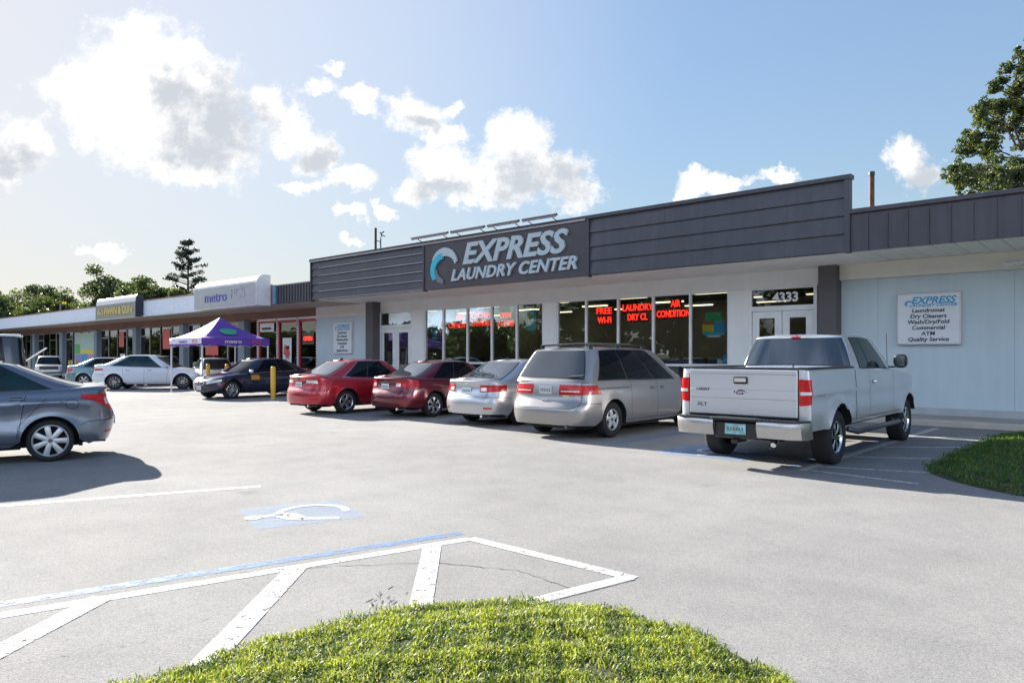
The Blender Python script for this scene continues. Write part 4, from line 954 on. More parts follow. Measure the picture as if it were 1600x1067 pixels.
def sedan(name, label, pos, heading, body, S=None, wheel=(7, .022, .03, 0), rim=ALLOY, lights='wrap', glassm=CARGLASS, cat='car', chrome=None, **kw):
    D_ = dict(xr=[(.2, -.98), (.34, -1.03), (.5, -1.05), (.62, -1.03), (.72, -.97), (.9, -.93), (1.02, -.98), (1.06, -.98)],
              xf=[(.2, 3.42), (.35, 3.58), (.55, 3.62), (.7, 3.52), (.85, 3.3), (1.0, 3.0)],
              w=[(.2, .80), (.3, .865), (.5, .895), (.7, .89), (.8, .875), (.95, .84), (1.1, .80)],
              ztop=[(-1.1, 1.03), (-.75, 1.05), (-.3, 1.02), (.6, .965), (1.6, .93), (2.35, .92), (2.9, .84), (3.3, .72), (3.62, .6)],
              XR0=-.47, XF0=3.15-.08, rw=.32, wx=(0, 2.7), n=2.9, nf=2.4, r=.07, ptaper=.07, crown=.045,
              gh=dict(xr0=-.72, xr1=.28, xf0=2.55, xf1=1.6, w0=.80, w1=.56, roof=[(-.4, 1.36), (0, 1.41), (.5, 1.45), (.95, 1.462), (1.4, 1.45), (1.9, 1.40)], cr0=.32, cr1=.22, cf0=.5, cf1=.3))
    if S:
        for k, v in S.items():
            if k == 'gh': D_['gh'] = {**D_['gh'], **v}
            else: D_[k] = v
    c = Car(name, label, cat, pos, heading, D_, body); c.body(); c.green(); c.wheels(wheel, rim, kw.get('tw', .205))
    c.sidewin(kw.get('wins', [((.13, .10), (.44, .46)), ((.465, .485), (.955, .93))]), glassm, chrome=chrome)
    c.endglass(True, kw.get('rg', .6), .1, .82, kw.get('rgm', REARGL)); c.endglass(False, .62, .08, .8)
    c.doors(kw.get('dx', ((.38, .33), (1.2, 1.22), (2.1, 2.2))), handles=kw.get('hx', (.55, 1.42)), hz=kw.get('hz', .83), hm=kw.get('hm'))
    c.mirror(kw.get('mx', 2.08), 1.0, kw.get('mm', body), c.w(.95)-.03)
    bz = kw.get('bump_z', .66)
    for sg in (1, -1): c.strip('bumper_seam', c.wall, [(sg*.02, bz), (sg*.6, bz), (sg*1.0, bz-.01), (sg*c.sx(-c.R-.02), bz-.06)], .008, SEAM)
    # boot lid outline
    ty = kw.get('lid', .62)
    for sg in (1, -1): c.strip('boot_seam', c.wall, [(sg*c.sy(ty, .9), .99), (sg*c.sy(ty, .75), .80), (sg*c.sy(ty-.05, .7), bz+.01)], .007, SEAM)
    lp = kw.get('lampz', (.72, .92))
    z0, z1 = lp
    for sg in (1, -1):
        if lights == 'wrap':
            y0 = kw.get('ly', .42); xe = kw.get('lx', -.62)
            cs = [(sg*c.sy(y0, z0), z0+kw.get('l0', .03)), (sg*(c.sx(xe) if xe > c.XR0 else .95+.0*xe), z0+kw.get('l1', .06)), (sg*(c.sx(xe) if xe > c.XR0 else .98), z1), (sg*c.sy(y0, z1), z1)]
            tl = c.patch('tail_light', c.wall, cs, REDL, .012, 12, 6)
            if kw.get('rev', True):
                rv = kw.get('rv', (.03, .17, .3, .72)); a0 = c.sy(y0+rv[0], z0); a1 = c.sy(y0+rv[1], z0); zz = lerp(z0, z1, rv[2])
                c.patch('reversing_light', c.wall, [(sg*a0, zz), (sg*a1, zz), (sg*a1, lerp(z0, z1, rv[3])), (sg*a0, lerp(z0, z1, rv[3]))], CLRL, .016, 4, 3, parent=tl)
        c.patch('rear_reflector', c.wall, [(sg*c.sy(.55, .42), .40), (sg*c.sy(.72, .42), .40), (sg*c.sy(.72, .42), .435), (sg*c.sy(.55, .42), .435)], REDL, .006, 4, 2)
        a, b = c.syf(.5, .66), 2.02+.25
        hl = c.patch('headlight', c.wall, [(sg*c.syf(.42, .6)*1*1 if 0 else c.syf(sg*.42, .6), .56), (sg*2.12, .66), (sg*2.12, .74), (c.syf(sg*.42, .6), .66)], CLRL, .008, 10, 5)
    c.patch('grille', c.wall, [(c.syf(-.36, .5)+0 if 0 else 3.0, .44), (3.0-.0, .44), (3.0, .6), (3.0, .6)], TRIM, .001, 1, 1) if 0 else None
    g1, g2 = c.syf(.38, .4), c.syf(.3, .55)
    fl = lambda a, z: c.wall((3-abs(a))*(1 if a >= 0 else -1), z)
    c.patch('grille', fl, [(-(3-g2), .5), ((3-g2), .5), ((3-g2), .6), (-(3-g2), .6)], TRIM, .006, 12, 4); c.patch('lower_grille', fl, [(-(3-g1), .26), ((3-g1), .26), ((3-g1), .4), (-(3-g1), .4)], TRIM, .006, 12, 4)
    c.plate(kw.get('pz', .8), parent=None, off=kw.get('poff', .012))
    bd = kw.get('badge', .95); x = c.xr(bd)-.006; bx('badge', CHROME, x-.006, x+.004, -.05, .05, bd-.02, bd+.02, c.root, .005)
    MB().tube([(c.xr(.3)+.02, -.5, .24), (c.xr(.3)+.3, -.5, .24)], .032, 12).build('exhaust_pipe', CHROME, c.root)
    bx('antenna', TRIM, c.g['xr1']+.1, c.g['xr1']+.2, -.015, .015, c.groof(c.g['xr1']+.15)+.02, c.groof(c.g['xr1']+.15)+.075, c.root, .01)
    return c
# paints
GUN = paint('gunmetal_blue_paint', (.13, .16, .21), .55, .28); REDP = paint('red_pearl_paint', (.42, .014, .026), .35, .3); MAR = paint('maroon_paint', (.15, .012, .027), .5, .3)
SILV = paint('silver_paint', (.52, .53, .55), .6, .3); CHAMP = paint('champagne_silver_paint', (.345, .325, .32), .6, .32); WHT = paint('white_car_paint', (.68, .70, .74), .0, .3)
NAVY = paint('dark_navy_paint', (.012, .016, .045), .4, .22); TEAL = paint('silver_teal_paint', (.16, .26, .28), .6, .3); TRK = paint('truck_silver_paint', (.60, .61, .64), .45, .36)
UP = (0, 1)
# 1 gunmetal sedan, foreground left
hd = Vector((-.27, -.96)).normalized(); rt_ = Vector((hd.y, -hd.x))
ax = Vector((-12.3, 3.42))+rt_*.86
GC = sedan('gunmetal_sedan', 'gunmetal blue-grey sedan cut off by the left edge of the photo, nearest to the camera', ax, hd, GUN,
      S=dict(rim=.77, rw=.315, wx=(0, 2.57), XR0=-.5, XF0=2.95, xf=[(.2, 3.3), (.35, 3.42), (.55, 3.45), (.7, 3.35), (1, 2.9)],
             xr=[(.2, -.76), (.36, -.83), (.5, -.87), (.62, -.885), (.74, -.85), (.86, -.79), (1.0, -.76), (1.12, -.80)],
             ztop=[(-1.1, 1.11), (-.75, 1.12), (-.3, 1.10), (.6, 1.06), (1.6, 1.0), (2.35, .95), (2.9, .86), (3.45, .6)],
             w=[(.2, .78), (.3, .835), (.45, .86), (.66, .845), (.82, .86), (.90, .875), (.935, .85), (1.0, .83), (1.15, .79)],
             gh=dict(xr0=-.62, xr1=.5, xf0=2.45, xf1=1.55, w0=.76, w1=.55, roof=[(-.6, 1.27), (-.1, 1.39), (.4, 1.465), (.9, 1.495), (1.4, 1.485), (1.9, 1.44)])),
      wheel=(7, .034, .042, .0), rim=HUBCAP, hz=.955, lampz=(.765, 1.0), lx=-.40, l0=-.04, l1=.17, ly=.5, wins=[((.10, .02), (.42, .46)), ((.445, .485), (.955, .93))], dx=((.42, .30), (1.15, 1.18), (2.0, 2.1)), hx=(.42, 1.35), pz=.55, glassm=CARGLASS2, bump_z=.6)
for sg in (1, -1):
    GC.strip('fuel_door_seam', GC.wall, [(sg*GC.sx(-.28+.085*math.cos(R(a))), .86+.075*math.sin(R(a))) for a in range(0, 361, 30)], .006, SEAM)
    GC.strip('rear_door_seam', GC.wall, [(sg*GC.sx(.42), .34), (sg*GC.sx(.40), .55), (sg*GC.sx(.18), .80), (sg*GC.sx(.06), .95)], .007, SEAM)
# parked row, rear towards the lot
def at(xc, vr): return (xc, vr)
c = sedan('red_sedan', 'bright red sedan parked first from the left in the row facing the shops', (-17.35, 11.7), UP, REDP,
      S=dict(gh=dict(w0=.81, w1=.58), w=[(.2, .82), (.3, .88), (.5, .91), (.7, .905), (.85, .885), (.95, .86), (1.1, .82)]),
      wheel=(5, .03, .04, .1), chrome=CHROME, ly=.34, lampz=(.74, .93), rv=(.0, .36, .55, .98), pz=.80, wins=[((.12, .13), (.44, .46)), ((.465, .485), (.955, .93))])
sedan('maroon_sedan', 'dark maroon sedan parked between the bright red sedan and the silver sedan', (-14.68, 12.55), UP, MAR,
      S=dict(rw=.315, wx=(0, 2.65), XF0=3.0, gh=dict(xr0=-.70, xr1=.3, w0=.775, w1=.55, roof=[(-.4, 1.33), (0, 1.385), (.5, 1.425), (.95, 1.437), (1.4, 1.42), (1.9, 1.36)]),
             w=[(.2, .78), (.3, .845), (.5, .87), (.7, .865), (.85, .845), (.95, .82), (1.1, .79)]),
      wheel=(6, .022, .03, .16), ly=.37, lampz=(.74, .95), pz=.80, glassm=CARGLASS)
sedan('silver_sedan', 'silver sedan parked between the maroon sedan and the silver minivan', (-11.62, 12.45), UP, SILV,
      S=dict(rw=.325, wx=(0, 2.75), XF0=3.1, gh=dict(xr0=-.74, xr1=.32, w0=.82, w1=.6, roof=[(-.4, 1.38), (0, 1.43), (.5, 1.468), (.95, 1.477), (1.4, 1.46), (1.9, 1.40)]),
             w=[(.2, .83), (.3, .89), (.5, .92), (.7, .91), (.85, .895), (.95, .87), (1.1, .83)]),
      wheel=(7, .022, .03, 0), ly=.40, lampz=(.74, .93), pz=.80)
# white, dark blue and far cars
hd2 = Vector((.63, .776)).normalized(); rt2 = Vector((hd2.y, -hd2.x))
sedan('white_sedan', 'white sedan seen side on in front of the shops, left of the tent', Vector((-36.0, 12.6))-rt2*.9, hd2, WHT,
      S=dict(wx=(0, 2.75), XF0=3.1, sc=1.09), wheel=(10, .012, .016, 0), lx=-.45, l0=.04, l1=.06, lampz=(.76, .9), wins=[((.06, .10), (.44, .46)), ((.465, .485), (.955, .93))], glassm=CARGLASS2)
sedan('teal_sedan', 'silver teal sedan mostly hidden behind the white sedan', Vector((-41.6, 13.4)), hd2, TEAL, wheel=(5, .03, .04, 0))
sedan('pale_grey_sedan', 'pale grey sedan parked under the tent, behind the dark blue sedan', Vector((-35.4, 16.9)), (.95, -.3), SILV, wheel=(5, .03, .04, 0), glassm=CARGLASS2)
c = sedan('dark_blue_sedan', 'dark navy sedan facing the camera behind the yellow bollard', (-26.12, 15.5), (.08, -.997), NAVY,
      S=dict(wx=(0, 2.8), XF0=3.12, rw=.33, ztop=[(-1.1, 1.0), (-.75, 1.03), (-.3, 1.01), (.6, .97), (1.6, .93), (2.35, .92), (2.9, .86), (3.3, .78), (3.62, .68)]), wheel=(10, .013, .018, .0), mm=WHT, chrome=CHROME)
fl = lambda a, z: c.wall((3-abs(a))*(1 if a >= 0 else -1), z)
for sg in (1, -1):
    a0 = 3-c.syf(.06, .6); a1 = 3-c.syf(.3, .6)
    c.patch('kidney_grille', fl, [(sg*a0, .52), (sg*a1, .52), (sg*a1, .66), (sg*a0, .66)], CHROME, .02, 4, 4); c.patch('kidney_insert', fl, [(sg*(a0+.02), .535), (sg*(a1-.02), .535), (sg*(a1-.02), .645), (sg*(a0+.02), .645)], TRIM, .024, 4, 4)
c.plate(.42, front=True, off=.02)
for sg in (1,): c.patch('orange_sticker', c.wall, [(sg*c.sx(1.7), .68), (sg*c.sx(2.05), .68), (sg*c.sx(2.05), .86), (sg*c.sx(1.7), .86)], mat('orange_sticker', (.5, .25, .03), .5), .004, 5, 3)
# ------------------------------------------------------------------ minivan
V = Car('silver_minivan', 'champagne silver minivan with roof rails parked between the silver sedan and the pickup truck', 'minivan', (-8.72, 11.72), (0, 1),
  dict(xr=[(.25, -1.02), (.4, -1.09), (.55, -1.10), (.68, -1.04), (.74, -.97), (.95, -.94), (1.12, -.90), (1.3, -.84)],
       xf=[(.2, 3.8), (.4, 3.98), (.6, 3.95), (.8, 3.7), (1.1, 3.2)],
       w=[(.2, .88), (.32, .94), (.5, .965), (.72, .965), (.9, .955), (1.05, .93), (1.2, .90)],
       ztop=[(-1.2, 1.12), (0, 1.12), (1.5, 1.10), (2.6, 1.08), (3.0, 1.04), (3.5, .9), (3.98, .72)],
       XR0=-.55, XF0=3.35, rw=.35, wx=(0, 3.0), n=3.4, nf=2.6, r=.03, ptaper=.05, crown=.02, sill=.26, flare=.018, rim=.6,
       gh=dict(xr0=-.90, xr1=-.52, xf0=3.3, xf1=1.95, w0=.915, w1=.68, n=4.2, bulge=.03, cr0=.25, cr1=.22, cf0=.5, cf1=.35, ptaper=.03,
               roof=[(-.8, 1.68), (-.4, 1.715), (.4, 1.74), (1.2, 1.74), (1.9, 1.70), (2.6, 1.5)])), CHAMP)
V.body(); V.green(); V.wheels((5, .055, .035, 0), HUBCAP, .21)
V.sidewin([((.055, .075), (.33, .33)), ((.35, .35), (.64, .63)), ((.665, .655), (.93, .90))], CARGLASS, t0=.06, t1=.82)
V.endglass(True, .60, .10, .86, mat('rear_glass_grey', (.05, .055, .06), .05, 0, 1, spec=.8)); V.endglass(False, .62, .06, .8)
V.doors((.62, 1.62, (2.62, 2.7)), handles=(1.42, 1.82), hz=.93, z0=.36, hm=CHAMP)
V.mirror(2.75, 1.15, CHAMP, .92)
for sg in (1, -1):
    V.strip('slide_rail', V.wall, [(sg*V.sx(-.5), .965), (sg*V.sx(.58), .965)], .022, GREYB, .004)
    t = V.patch('tail_light', V.wall, [(sg*V.sy(.33, .9), .85), (sg*V.sx(-.42), .86), (sg*V.sx(-.52), 1.03), (sg*V.sy(.33, .95), 1.04)], REDL, .012, 14, 5)
    V.patch('amber_section', V.wall, [(sg*V.sx(-.52), .885), (sg*V.sx(-.455), .885), (sg*V.sx(-.52), .99), (sg*V.sx(-.545), .99)], ORGL, .0135, 3, 3, parent=t)
    V.patch('reversing_light', V.wall, [(sg*V.sy(.37, .9), .905), (sg*V.sy(.75, .9), .905), (sg*V.sy(.75, .9), .925), (sg*V.sy(.37, .9), .925)], CLRL, .0135, 6, 2, parent=t)
    V.strip('bumper_seam', V.wall, [(sg*.0005, .60), (sg*V.sy(.66, .6), .60), (sg*V.sy(.82, .66), .69), (sg*1.0, .69), (sg*V.sx(-V.R-.02), .67)], .008, SEAM)
    V.strip('tailgate_seam', V.wall, [(sg*V.sy(.79, .9), .70), (sg*V.sy(.79, .9), 1.1)], .008, SEAM)
    M = MB(); M.tube([(x, sg*(.60-.02*abs(x-.7)), V.groof(x)+.075) for x in (-.3, .1, .5, .9, 1.3, 1.6)], .016, 8)
    for x in (-.3, .65, 1.6): M.box(x-.05, x+.05, sg*.60-.02, sg*.60+.02, V.groof(x)-.01, V.groof(x)+.085, bev=.008)
    M.build('roof_rail', TRIM, V.root)
M = MB()
for x in (.15, 1.15): M.tube([(x, -.6, V.groof(x)+.085), (x, 0, V.groof(x)+.1), (x, .6, V.groof(x)+.085)], .016, 8)
M.build('roof_crossbar', TRIM, V.root)
V.plate(.93, y=.0, m=mat('blank_plate', (.5, .52, .52), .4), off=.012)
p = V.gp(-.2, .13); MB().tube([p+Vector((-.02, 0, 0)), p+Vector((-.02, -.32, .03))], .012, 6).tube([p+Vector((-.012, -.05, .015)), p+Vector((-.014, -.35, .04))], .009, 6).build('rear_wiper', TRIM, V.root)
bx('tailgate_handle', CHROME, V.xr(.75)-.03, V.xr(.75), -.09, .09, .735, .76, V.root, .008)
V.patch('sticker', V.wall, [(V.sy(-.42, .82), .79), (V.sy(-.55, .82), .79), (V.sy(-.55, .82), .845), (V.sy(-.42, .82), .845)], mat('pale_sticker', (.6, .58, .4), .5), .004, 3, 3)
MB().tube([(V.xr(.3)+.02, -.55, .25), (V.xr(.3)+.3, -.55, .26)], .035, 12).build('exhaust_pipe', GREYB, V.root)
# ------------------------------------------------------------------ pickup
W_ = .985
T_ = Car('pickup_truck', 'silver pickup truck with chrome bumper and raised dark tyres parked by the blank wall', 'pickup truck', (-4.38, 11.02), (0, 1),
  dict(xr=[(.5, -1.12), (.7, -1.135), (1.0, -1.15), (1.3, -1.155), (1.42, -1.15)],
       xf=[(.4, 4.75), (.6, 4.85), (.9, 4.85), (1.15, 4.75), (1.3, 4.5)],
       w=[(.5, .93), (.6, .975), (.8, .985), (1.0, .975), (1.08, .985), (1.2, .97), (1.42, .955)],
       ztop=[(-1.3, 1.41), (.8, 1.41), (.86, 1.40), (2.6, 1.37), (3.2, 1.34), (4.2, 1.26), (4.85, 1.14)],
       XR0=-1.02, XF0=4.3, rw=.40, wx=(0, 3.95), n=7, nf=3.2, r=.035, ptaper=.02, crown=.03, sill=.56, bz=.62, flare=.05, gap=.10, rim=.60, pan=.5, deck_from=.84, wy=.83,
       gh=dict(xr0=.84, xr1=1.0, xf0=3.55, xf1=2.75, w0=.90, w1=.69, n=6, bulge=.02, cr0=.15, cr1=.15, cf0=.5, cf1=.35, ptaper=.02, crown=.03,
               roof=[(.7, 1.895), (1.1, 1.915), (1.8, 1.93), (2.5, 1.90), (3.2, 1.8)])), TRK)
T_.body(); T_.green(); T_.wheels((6, .016, .026, .13), mat('polished_alloy', (.75, .76, .78), .12, 1), .26)
bed = MB()
bed.box(-1.08, .82, -.80, .80, .84, .88).box(.78, .84, -.92, .92, .84, 1.40)
for sg in (1, -1): bed.box(-1.1, .82, min(sg*.80, sg*.92), max(sg*.80, sg*.92), .84, 1.405)
bed.box(-1.13, -1.06, -.9, .9, .84, 1.39); bed.build('bed', TRK, T_.root)
rl = MB()
for sg in (1, -1): rl.box(-1.14, .82, min(sg*.785, sg*.95), max(sg*.785, sg*.95), 1.405, 1.432, bev=.008)
rl.box(-1.155, -1.06, -.785, .785, 1.40, 1.428, bev=.008); rl.build('bed_rail_cap', TRIM, T_.root)
# tailgate
xt = -1.155
tg = bx('tailgate', TRK, xt-.012, xt+.01, -.80, .80, .74, 1.395, T_.root, .012)
bx('tailgate_step', TRK, xt-.022, xt-.011, -.79, .79, .98, 1.11, tg, .008); 
bx('tailgate_lip', TRK, xt-.03, xt-.011, -.80, .80, 1.33, 1.392, tg, .012)
for sg in (1, -1): bx('tailgate_gap', SEAM, xt-.003, xt+.004, min(sg*.801, sg*.812), max(sg*.801, sg*.812), .72, 1.4, tg)
bx('tailgate_gap', SEAM, xt-.003, xt+.004, -.81, .81, .715, .738, tg)
h = bx('tailgate_handle', TRIM, xt-.04, xt-.012, -.105, .105, 1.19, 1.29, tg, .02); bx('handle_lever', CHROME, xt-.052, xt-.041, -.085, .085, 1.215, 1.275, tg, .01)
def disc(name, m, x0, x1, cy_, cz_, ry, rz, parent): return MB().prism([(cy_+ry*math.cos(i*math.pi/12), cz_+rz*math.sin(i*math.pi/12)) for i in range(24)], 'x', x0, x1).build(name, m, parent)
disc('badge_ring', CHROME, xt-.034, xt-.023, 0, 1.075, .115, .048, tg); bd = disc('badge', mat('deep_blue_badge', (.02, .03, .16), .2, coat=1), xt-.038, xt-.0345, 0, 1.075, .102, .039, tg)
text('lettering', 'Ford', .072, CHROME, tg, (xt-.040, 0, 1.075), rot=(R(90), 0, -R(90)), ext=.002, off=.001, shear=.3, sx=1.25)
text('lettering', 'LARIAT', .05, GREYB, tg, (xt-.026, .58, 1.10), rot=(R(90), 0, -R(90)), ext=.002, off=.001, sx=1.3)
text('lettering', 'XLT', .07, GREYB, tg, (xt-.016, .6, .88), rot=(R(90), 0, -R(90)), ext=.002, off=.001, sx=1.3)
for sg in (1, -1):
    a = 1.0; zz = ((.86, .98), (.99, 1.04), (1.05, 1.19))
    tl = T_.patch('tail_light', T_.wall, [(sg*T_.sy(.815, 1), .91), (sg*.90, .93), (sg*.96, 1.26), (sg*T_.sy(.815, 1), 1.27)], REDL, .014, 10, 8)
    T_.patch('reversing_light', T_.wall, [(sg*T_.sy(.83, 1), 1.055), (sg*.86, 1.06), (sg*.86, 1.10), (sg*T_.sy(.83, 1), 1.10)], CLRL, .018, 8, 3, parent=tl)
    # bumper corners
# chrome bumper with black centre
M = MB().box(-1.345, -1.1, -.32, .32, .42, .66, bev=.02).box(-1.44, -1.10, -.33, .33, .69, .72, bev=.01)
for sg in (1, -1): M.prism([(-1.42, sg*.33), (-1.40, sg*.8), (-1.34, sg*.91), (-1.2, sg*.96), (-1.1, sg*.96), (-1.1, sg*.33)], 'z', .692, .712)
M.box(-1.3, -1.1, -.34, .34, .6, .70); bp_ = M.build('rear_bumper', TRIM, T_.root)
for sg in (1, -1):
    M = MB(); ys = [.32, .5, .8, .91, .965, .97]; xs_ = [-1.40, -1.41, -1.39, -1.34, -1.22, -1.08]
    rows = [[(xs_[i]+(.03 if z < .5 else 0)+(.015 if z > .66 else 0), sg*ys[i], z) for z in (.46, .49, .57, .66, .69)] for i in range(6)]
    M.grid(rows); M.add([r_[0] for r_ in rows]+[(-1.1, sg*.96, .46), (-1.1, sg*.32, .46)], [tuple(range(8))]); M.add([rows[0][k] for k in range(5)]+[(-1.1, sg*.32, .69), (-1.1, sg*.32, .46)], [tuple(range(7))])
    M.build('chrome_corner', mat('satin_chrome', (.52, .51, .50), .28, .85), bp_, sharp=35)
M = MB()
for sg in (1, -1):
    for i in range(9): M.box(-1.405, -1.39, sg*(.40+i*.055)-.017, sg*(.40+i*.055)+.017, .705, .722)
M.build('tread_grip', GREYB, bp_)
T_.xr = lambda z: -1.345
pl = T_.plate(.56, off=.012, m=mat('teal_number_plate', (.28, .52, .58), .4, vs=12, var=.3), parent=bp_)
bx('orange_fruit_mark', ORGL, -1.363, -1.3615, -.028, .028, .535, .585, pl); bx('green_leaf_mark', PGR, -1.363, -1.3615, -.06, -.03, .545, .575, pl)
bx('hitch', TRIM, -1.40, -1.05, -.045, .045, .36, .42, bp_, .01)
MB().tube([(-.6, -.35, .5), (-1.0, -.44, .40), (-1.32, -.53, .37)], .036, 12).tube([(-1.05, -.455, .395), (-1.38, -.545, .365)], .045, 14, cap=False).build('exhaust_pipe', CHROME, T_.root)
MB().tube([(.0, -.7, .4), (0, -.1, .4)], .05, 10).tube([(0, .7, .4), (0, .1, .4)], .05, 10).tube([(0, -.17, .4), (0, 0, .4), (0, .17, .4)], .13, 14).build('axle', DARK, T_.root)
for sg in (1, -1):
    T_.strip('bed_gap', T_.wall, [(sg*T_.sx(.84), .60), (sg*T_.sx(.84), 1.38)], .016, SEAM, .003)
    T_.strip('side_crease', T_.wall, [(sg*T_.sx(-1.0), 1.03), (sg*T_.sx(-.55), 1.04)], .01, GREYB, .001)
    st_ = MB(); y = sg*1.03; st_.tube([(.62, y-sg*.12, .47), (.72, y, .43), (3.1, y, .43), (3.3, y-sg*.12, .47)], .042, 10); st_.build('side_step', mat('dark_step_tube', (.10, .11, .13), .3, .6), T_.root)
    T_.patch('wheel_arch_lip', T_.wall, [(sg*T_.sx(-.001), .91), (sg*T_.sx(.001), .91), (sg*T_.sx(.001), .915), (sg*T_.sx(-.001), .915)], TRK, .001, 1, 1) if 0 else None
T_.sidewin([((.16, .12), (.40, .40)), ((.425, .42), (.97, .92))], CARGLASS2, t0=.07, t1=.80)
T_.endglass(True, .80, .10, .80, mat('truck_rear_glass', (.02, .03, .045), .04, 0, 1, spec=.8), st=.76); T_.endglass(False, .6, .06, .8)
T_.doors((1.55, (2.95, 3.05)), handles=(1.75,), hz=1.17, z0=.62, hm=CHROME)
T_.mirror(2.92, 1.5, TRIM, .96, .22, .24)
bl = T_.gp(.001, .93); o = bx('brake_lamp', REDL, bl.x-.05, bl.x-.005, -.07, .07, bl.z-.03, bl.z+.0, T_.root, .006)
for sg in (1, -1): bx('cargo_lamp', CLRL, bl.x-.048, bl.x-.005, min(sg*.09, sg*.16), max(sg*.09, sg*.16), bl.z-.028, bl.z-.004, T_.root, .006)
MB().tube([(3.5, -.75, 1.33), (3.42, -.75, 2.0)], .006, 6).build('antenna', TRIM, T_.root)
# ------------------------------------------------------------------ far left vehicles
K = Car('dark_suv', 'boxy dark tall vehicle with pale roof edge behind the gunmetal sedan at the left edge', 'van', (-24.6, 5.2), (-.27, -.96),
  dict(sc=1.05, xr=[(.3, -1.0), (.6, -1.05), (1.1, -1.0)], xf=[(.3, 3.6), (.7, 3.6), (1.1, 3.3)], w=[(.3, .9), (.6, .98), (1.0, .97), (1.2, .95)], ztop=[(-1.2, 1.15), (2.6, 1.15), (3.6, 1.0)],
       XR0=-.7, XF0=3.1, rw=.37, wx=(0, 2.9), n=5, nf=3, r=.04, sill=.32, crown=.03, gh=dict(xr0=-.95, xr1=-.85, xf0=3.0, xf1=2.3, w0=.94, w1=.80, n=6, roof=[(-.9, 2.02), (1, 2.06), (2.6, 2.0)])), paint('black_suv_paint', (.03, .035, .045), .3, .25))
K.body(); K.green(); K.wheels((5, .03, .04, 0)); K.sidewin([((.05, .05), (.33, .33)), ((.36, .36), (.64, .64)), ((.67, .67), (.95, .93))], t0=.06, t1=.86); K.endglass(True, .8, .1, .86); K.endglass(False, .7, .06, .8)
for sg in (1, -1): MB().tube([(x, sg*.76, K.groof(x)+.03) for x in (-.85, 0, 1, 2, 2.4)], .025, 8).build('roof_gutter', WHITE, K.root)
for sg in (1, -1): K.patch('tail_light', K.wall, [(sg*K.sy(.8, .9), .7), (sg*.97, .7), (sg*.97, 1.05), (sg*K.sy(.8, .9), 1.05)], REDL, .01, 5, 5)
K = Car('white_pickup', 'white vehicle front seen between the dark tall vehicle and the teal sedan', 'pickup truck', (-58.9, 16.3), (.96, -.27),
  dict(sc=.85, xr=[(.4, -1.2), (1.1, -1.2)], xf=[(.3, 4.0), (.6, 4.1), (.9, 4.1), (1.15, 4.0)], w=[(.4, .92), (.7, .96), (1.2, .93)], ztop=[(-1.2, 1.15), (2.6, 1.15), (4.1, 1.05)],
       XR0=-1.0, XF0=3.7, rw=.38, wx=(0, 3.2), n=6, nf=4.5, r=.05, sill=.45, crown=.03, gap=.08, gh=dict(xr0=.5, xr1=.7, xf0=2.8, xf1=2.1, w0=.9, w1=.7, roof=[(0, 1.75), (1.4, 1.8), (2.6, 1.74)])), WHT)
K.body(); K.green(); K.wheels((5, .03, .04, 0), tw if 0 else ALLOY); K.sidewin([((.06, .06), (.4, .4)), ((.44, .44), (.94, .9))], t0=.06, t1=.8); K.endglass(True); K.endglass(False, .7, .06, .8)
fk = lambda a, z: K.wall((3-abs(a))*(1 if a >= 0 else -1), z)
K.patch('grille', fk, [(-.3, .75), (.3, .75), (.3, 1.0), (-.3, 1.0)], TRIM, .01, 8, 3)
for sg in (1, -1): K.patch('headlight', fk, [(sg*.42, .8), (sg*.72, .8), (sg*.72, .98), (sg*.42, .98)], CLRL, .012, 4, 3)
K.patch('front_bumper', fk, [(-.85, .45), (.85, .45), (.85, .62), (-.85, .62)], CHROME, .05, 10, 3)
# pale gate arm beside it
o = empty('barrier_arm', (-47.1, 11.66, 0), math.atan2(.66, .75)-.2, 'pale slanted barrier arm on a short post behind the gunmetal sedan', 'barrier')
MB().tube([(0, 0, 0), (0, 0, 1.2)], .06, 8).build('post', GREYB, o); MB().tube([(-.1, 0, 1.05), (1.7, 0, 2.0)], .04, 6).build('arm', WHITE, o); bx('counterweight', WHITE, -.25, .1, -.09, .09, .85, 1.2, o, .03)
# ------------------------------------------------------------------ vegetation
rng = np.random.default_rng(11)
def quads(name, C, U, Vv, mats, mi, parent=None, tri=False, bend=None):
    """many small leaf faces: centre C, half-axes U and V (n,3)"""
    n = len(C)
    if tri: vs = np.stack([C-U, C+U, C+Vv], 1); k = 3
    else: vs = np.stack([C-U*.6-Vv*.2, C-Vv, C+U*.2-Vv*.3, C+U, C+Vv*.9, C-U*.3+Vv*.7], 1) if 0 else np.stack([C-U, C-Vv*.55-U*.1, C+U, C+Vv*.55-U*.1], 1); k = 4
    me = bpy.data.meshes.new(name); me.vertices.add(n*k); me.vertices.foreach_set('co', vs.reshape(-1).astype(np.float32))
    me.loops.add(n*k); me.loops.foreach_set('vertex_index', np.arange(n*k, dtype=np.int32))
    me.polygons.add(n); me.polygons.foreach_set('loop_start', np.arange(0, n*k, k, dtype=np.int32)); me.polygons.foreach_set('material_index', mi.astype(np.int32))
    for m in mats: me.materials.append(m)
    me.update(calc_edges=True); me.validate()
    o = bpy.data.objects.new(name, me); col.objects.link(o)
    if parent: o.parent = parent
    return o
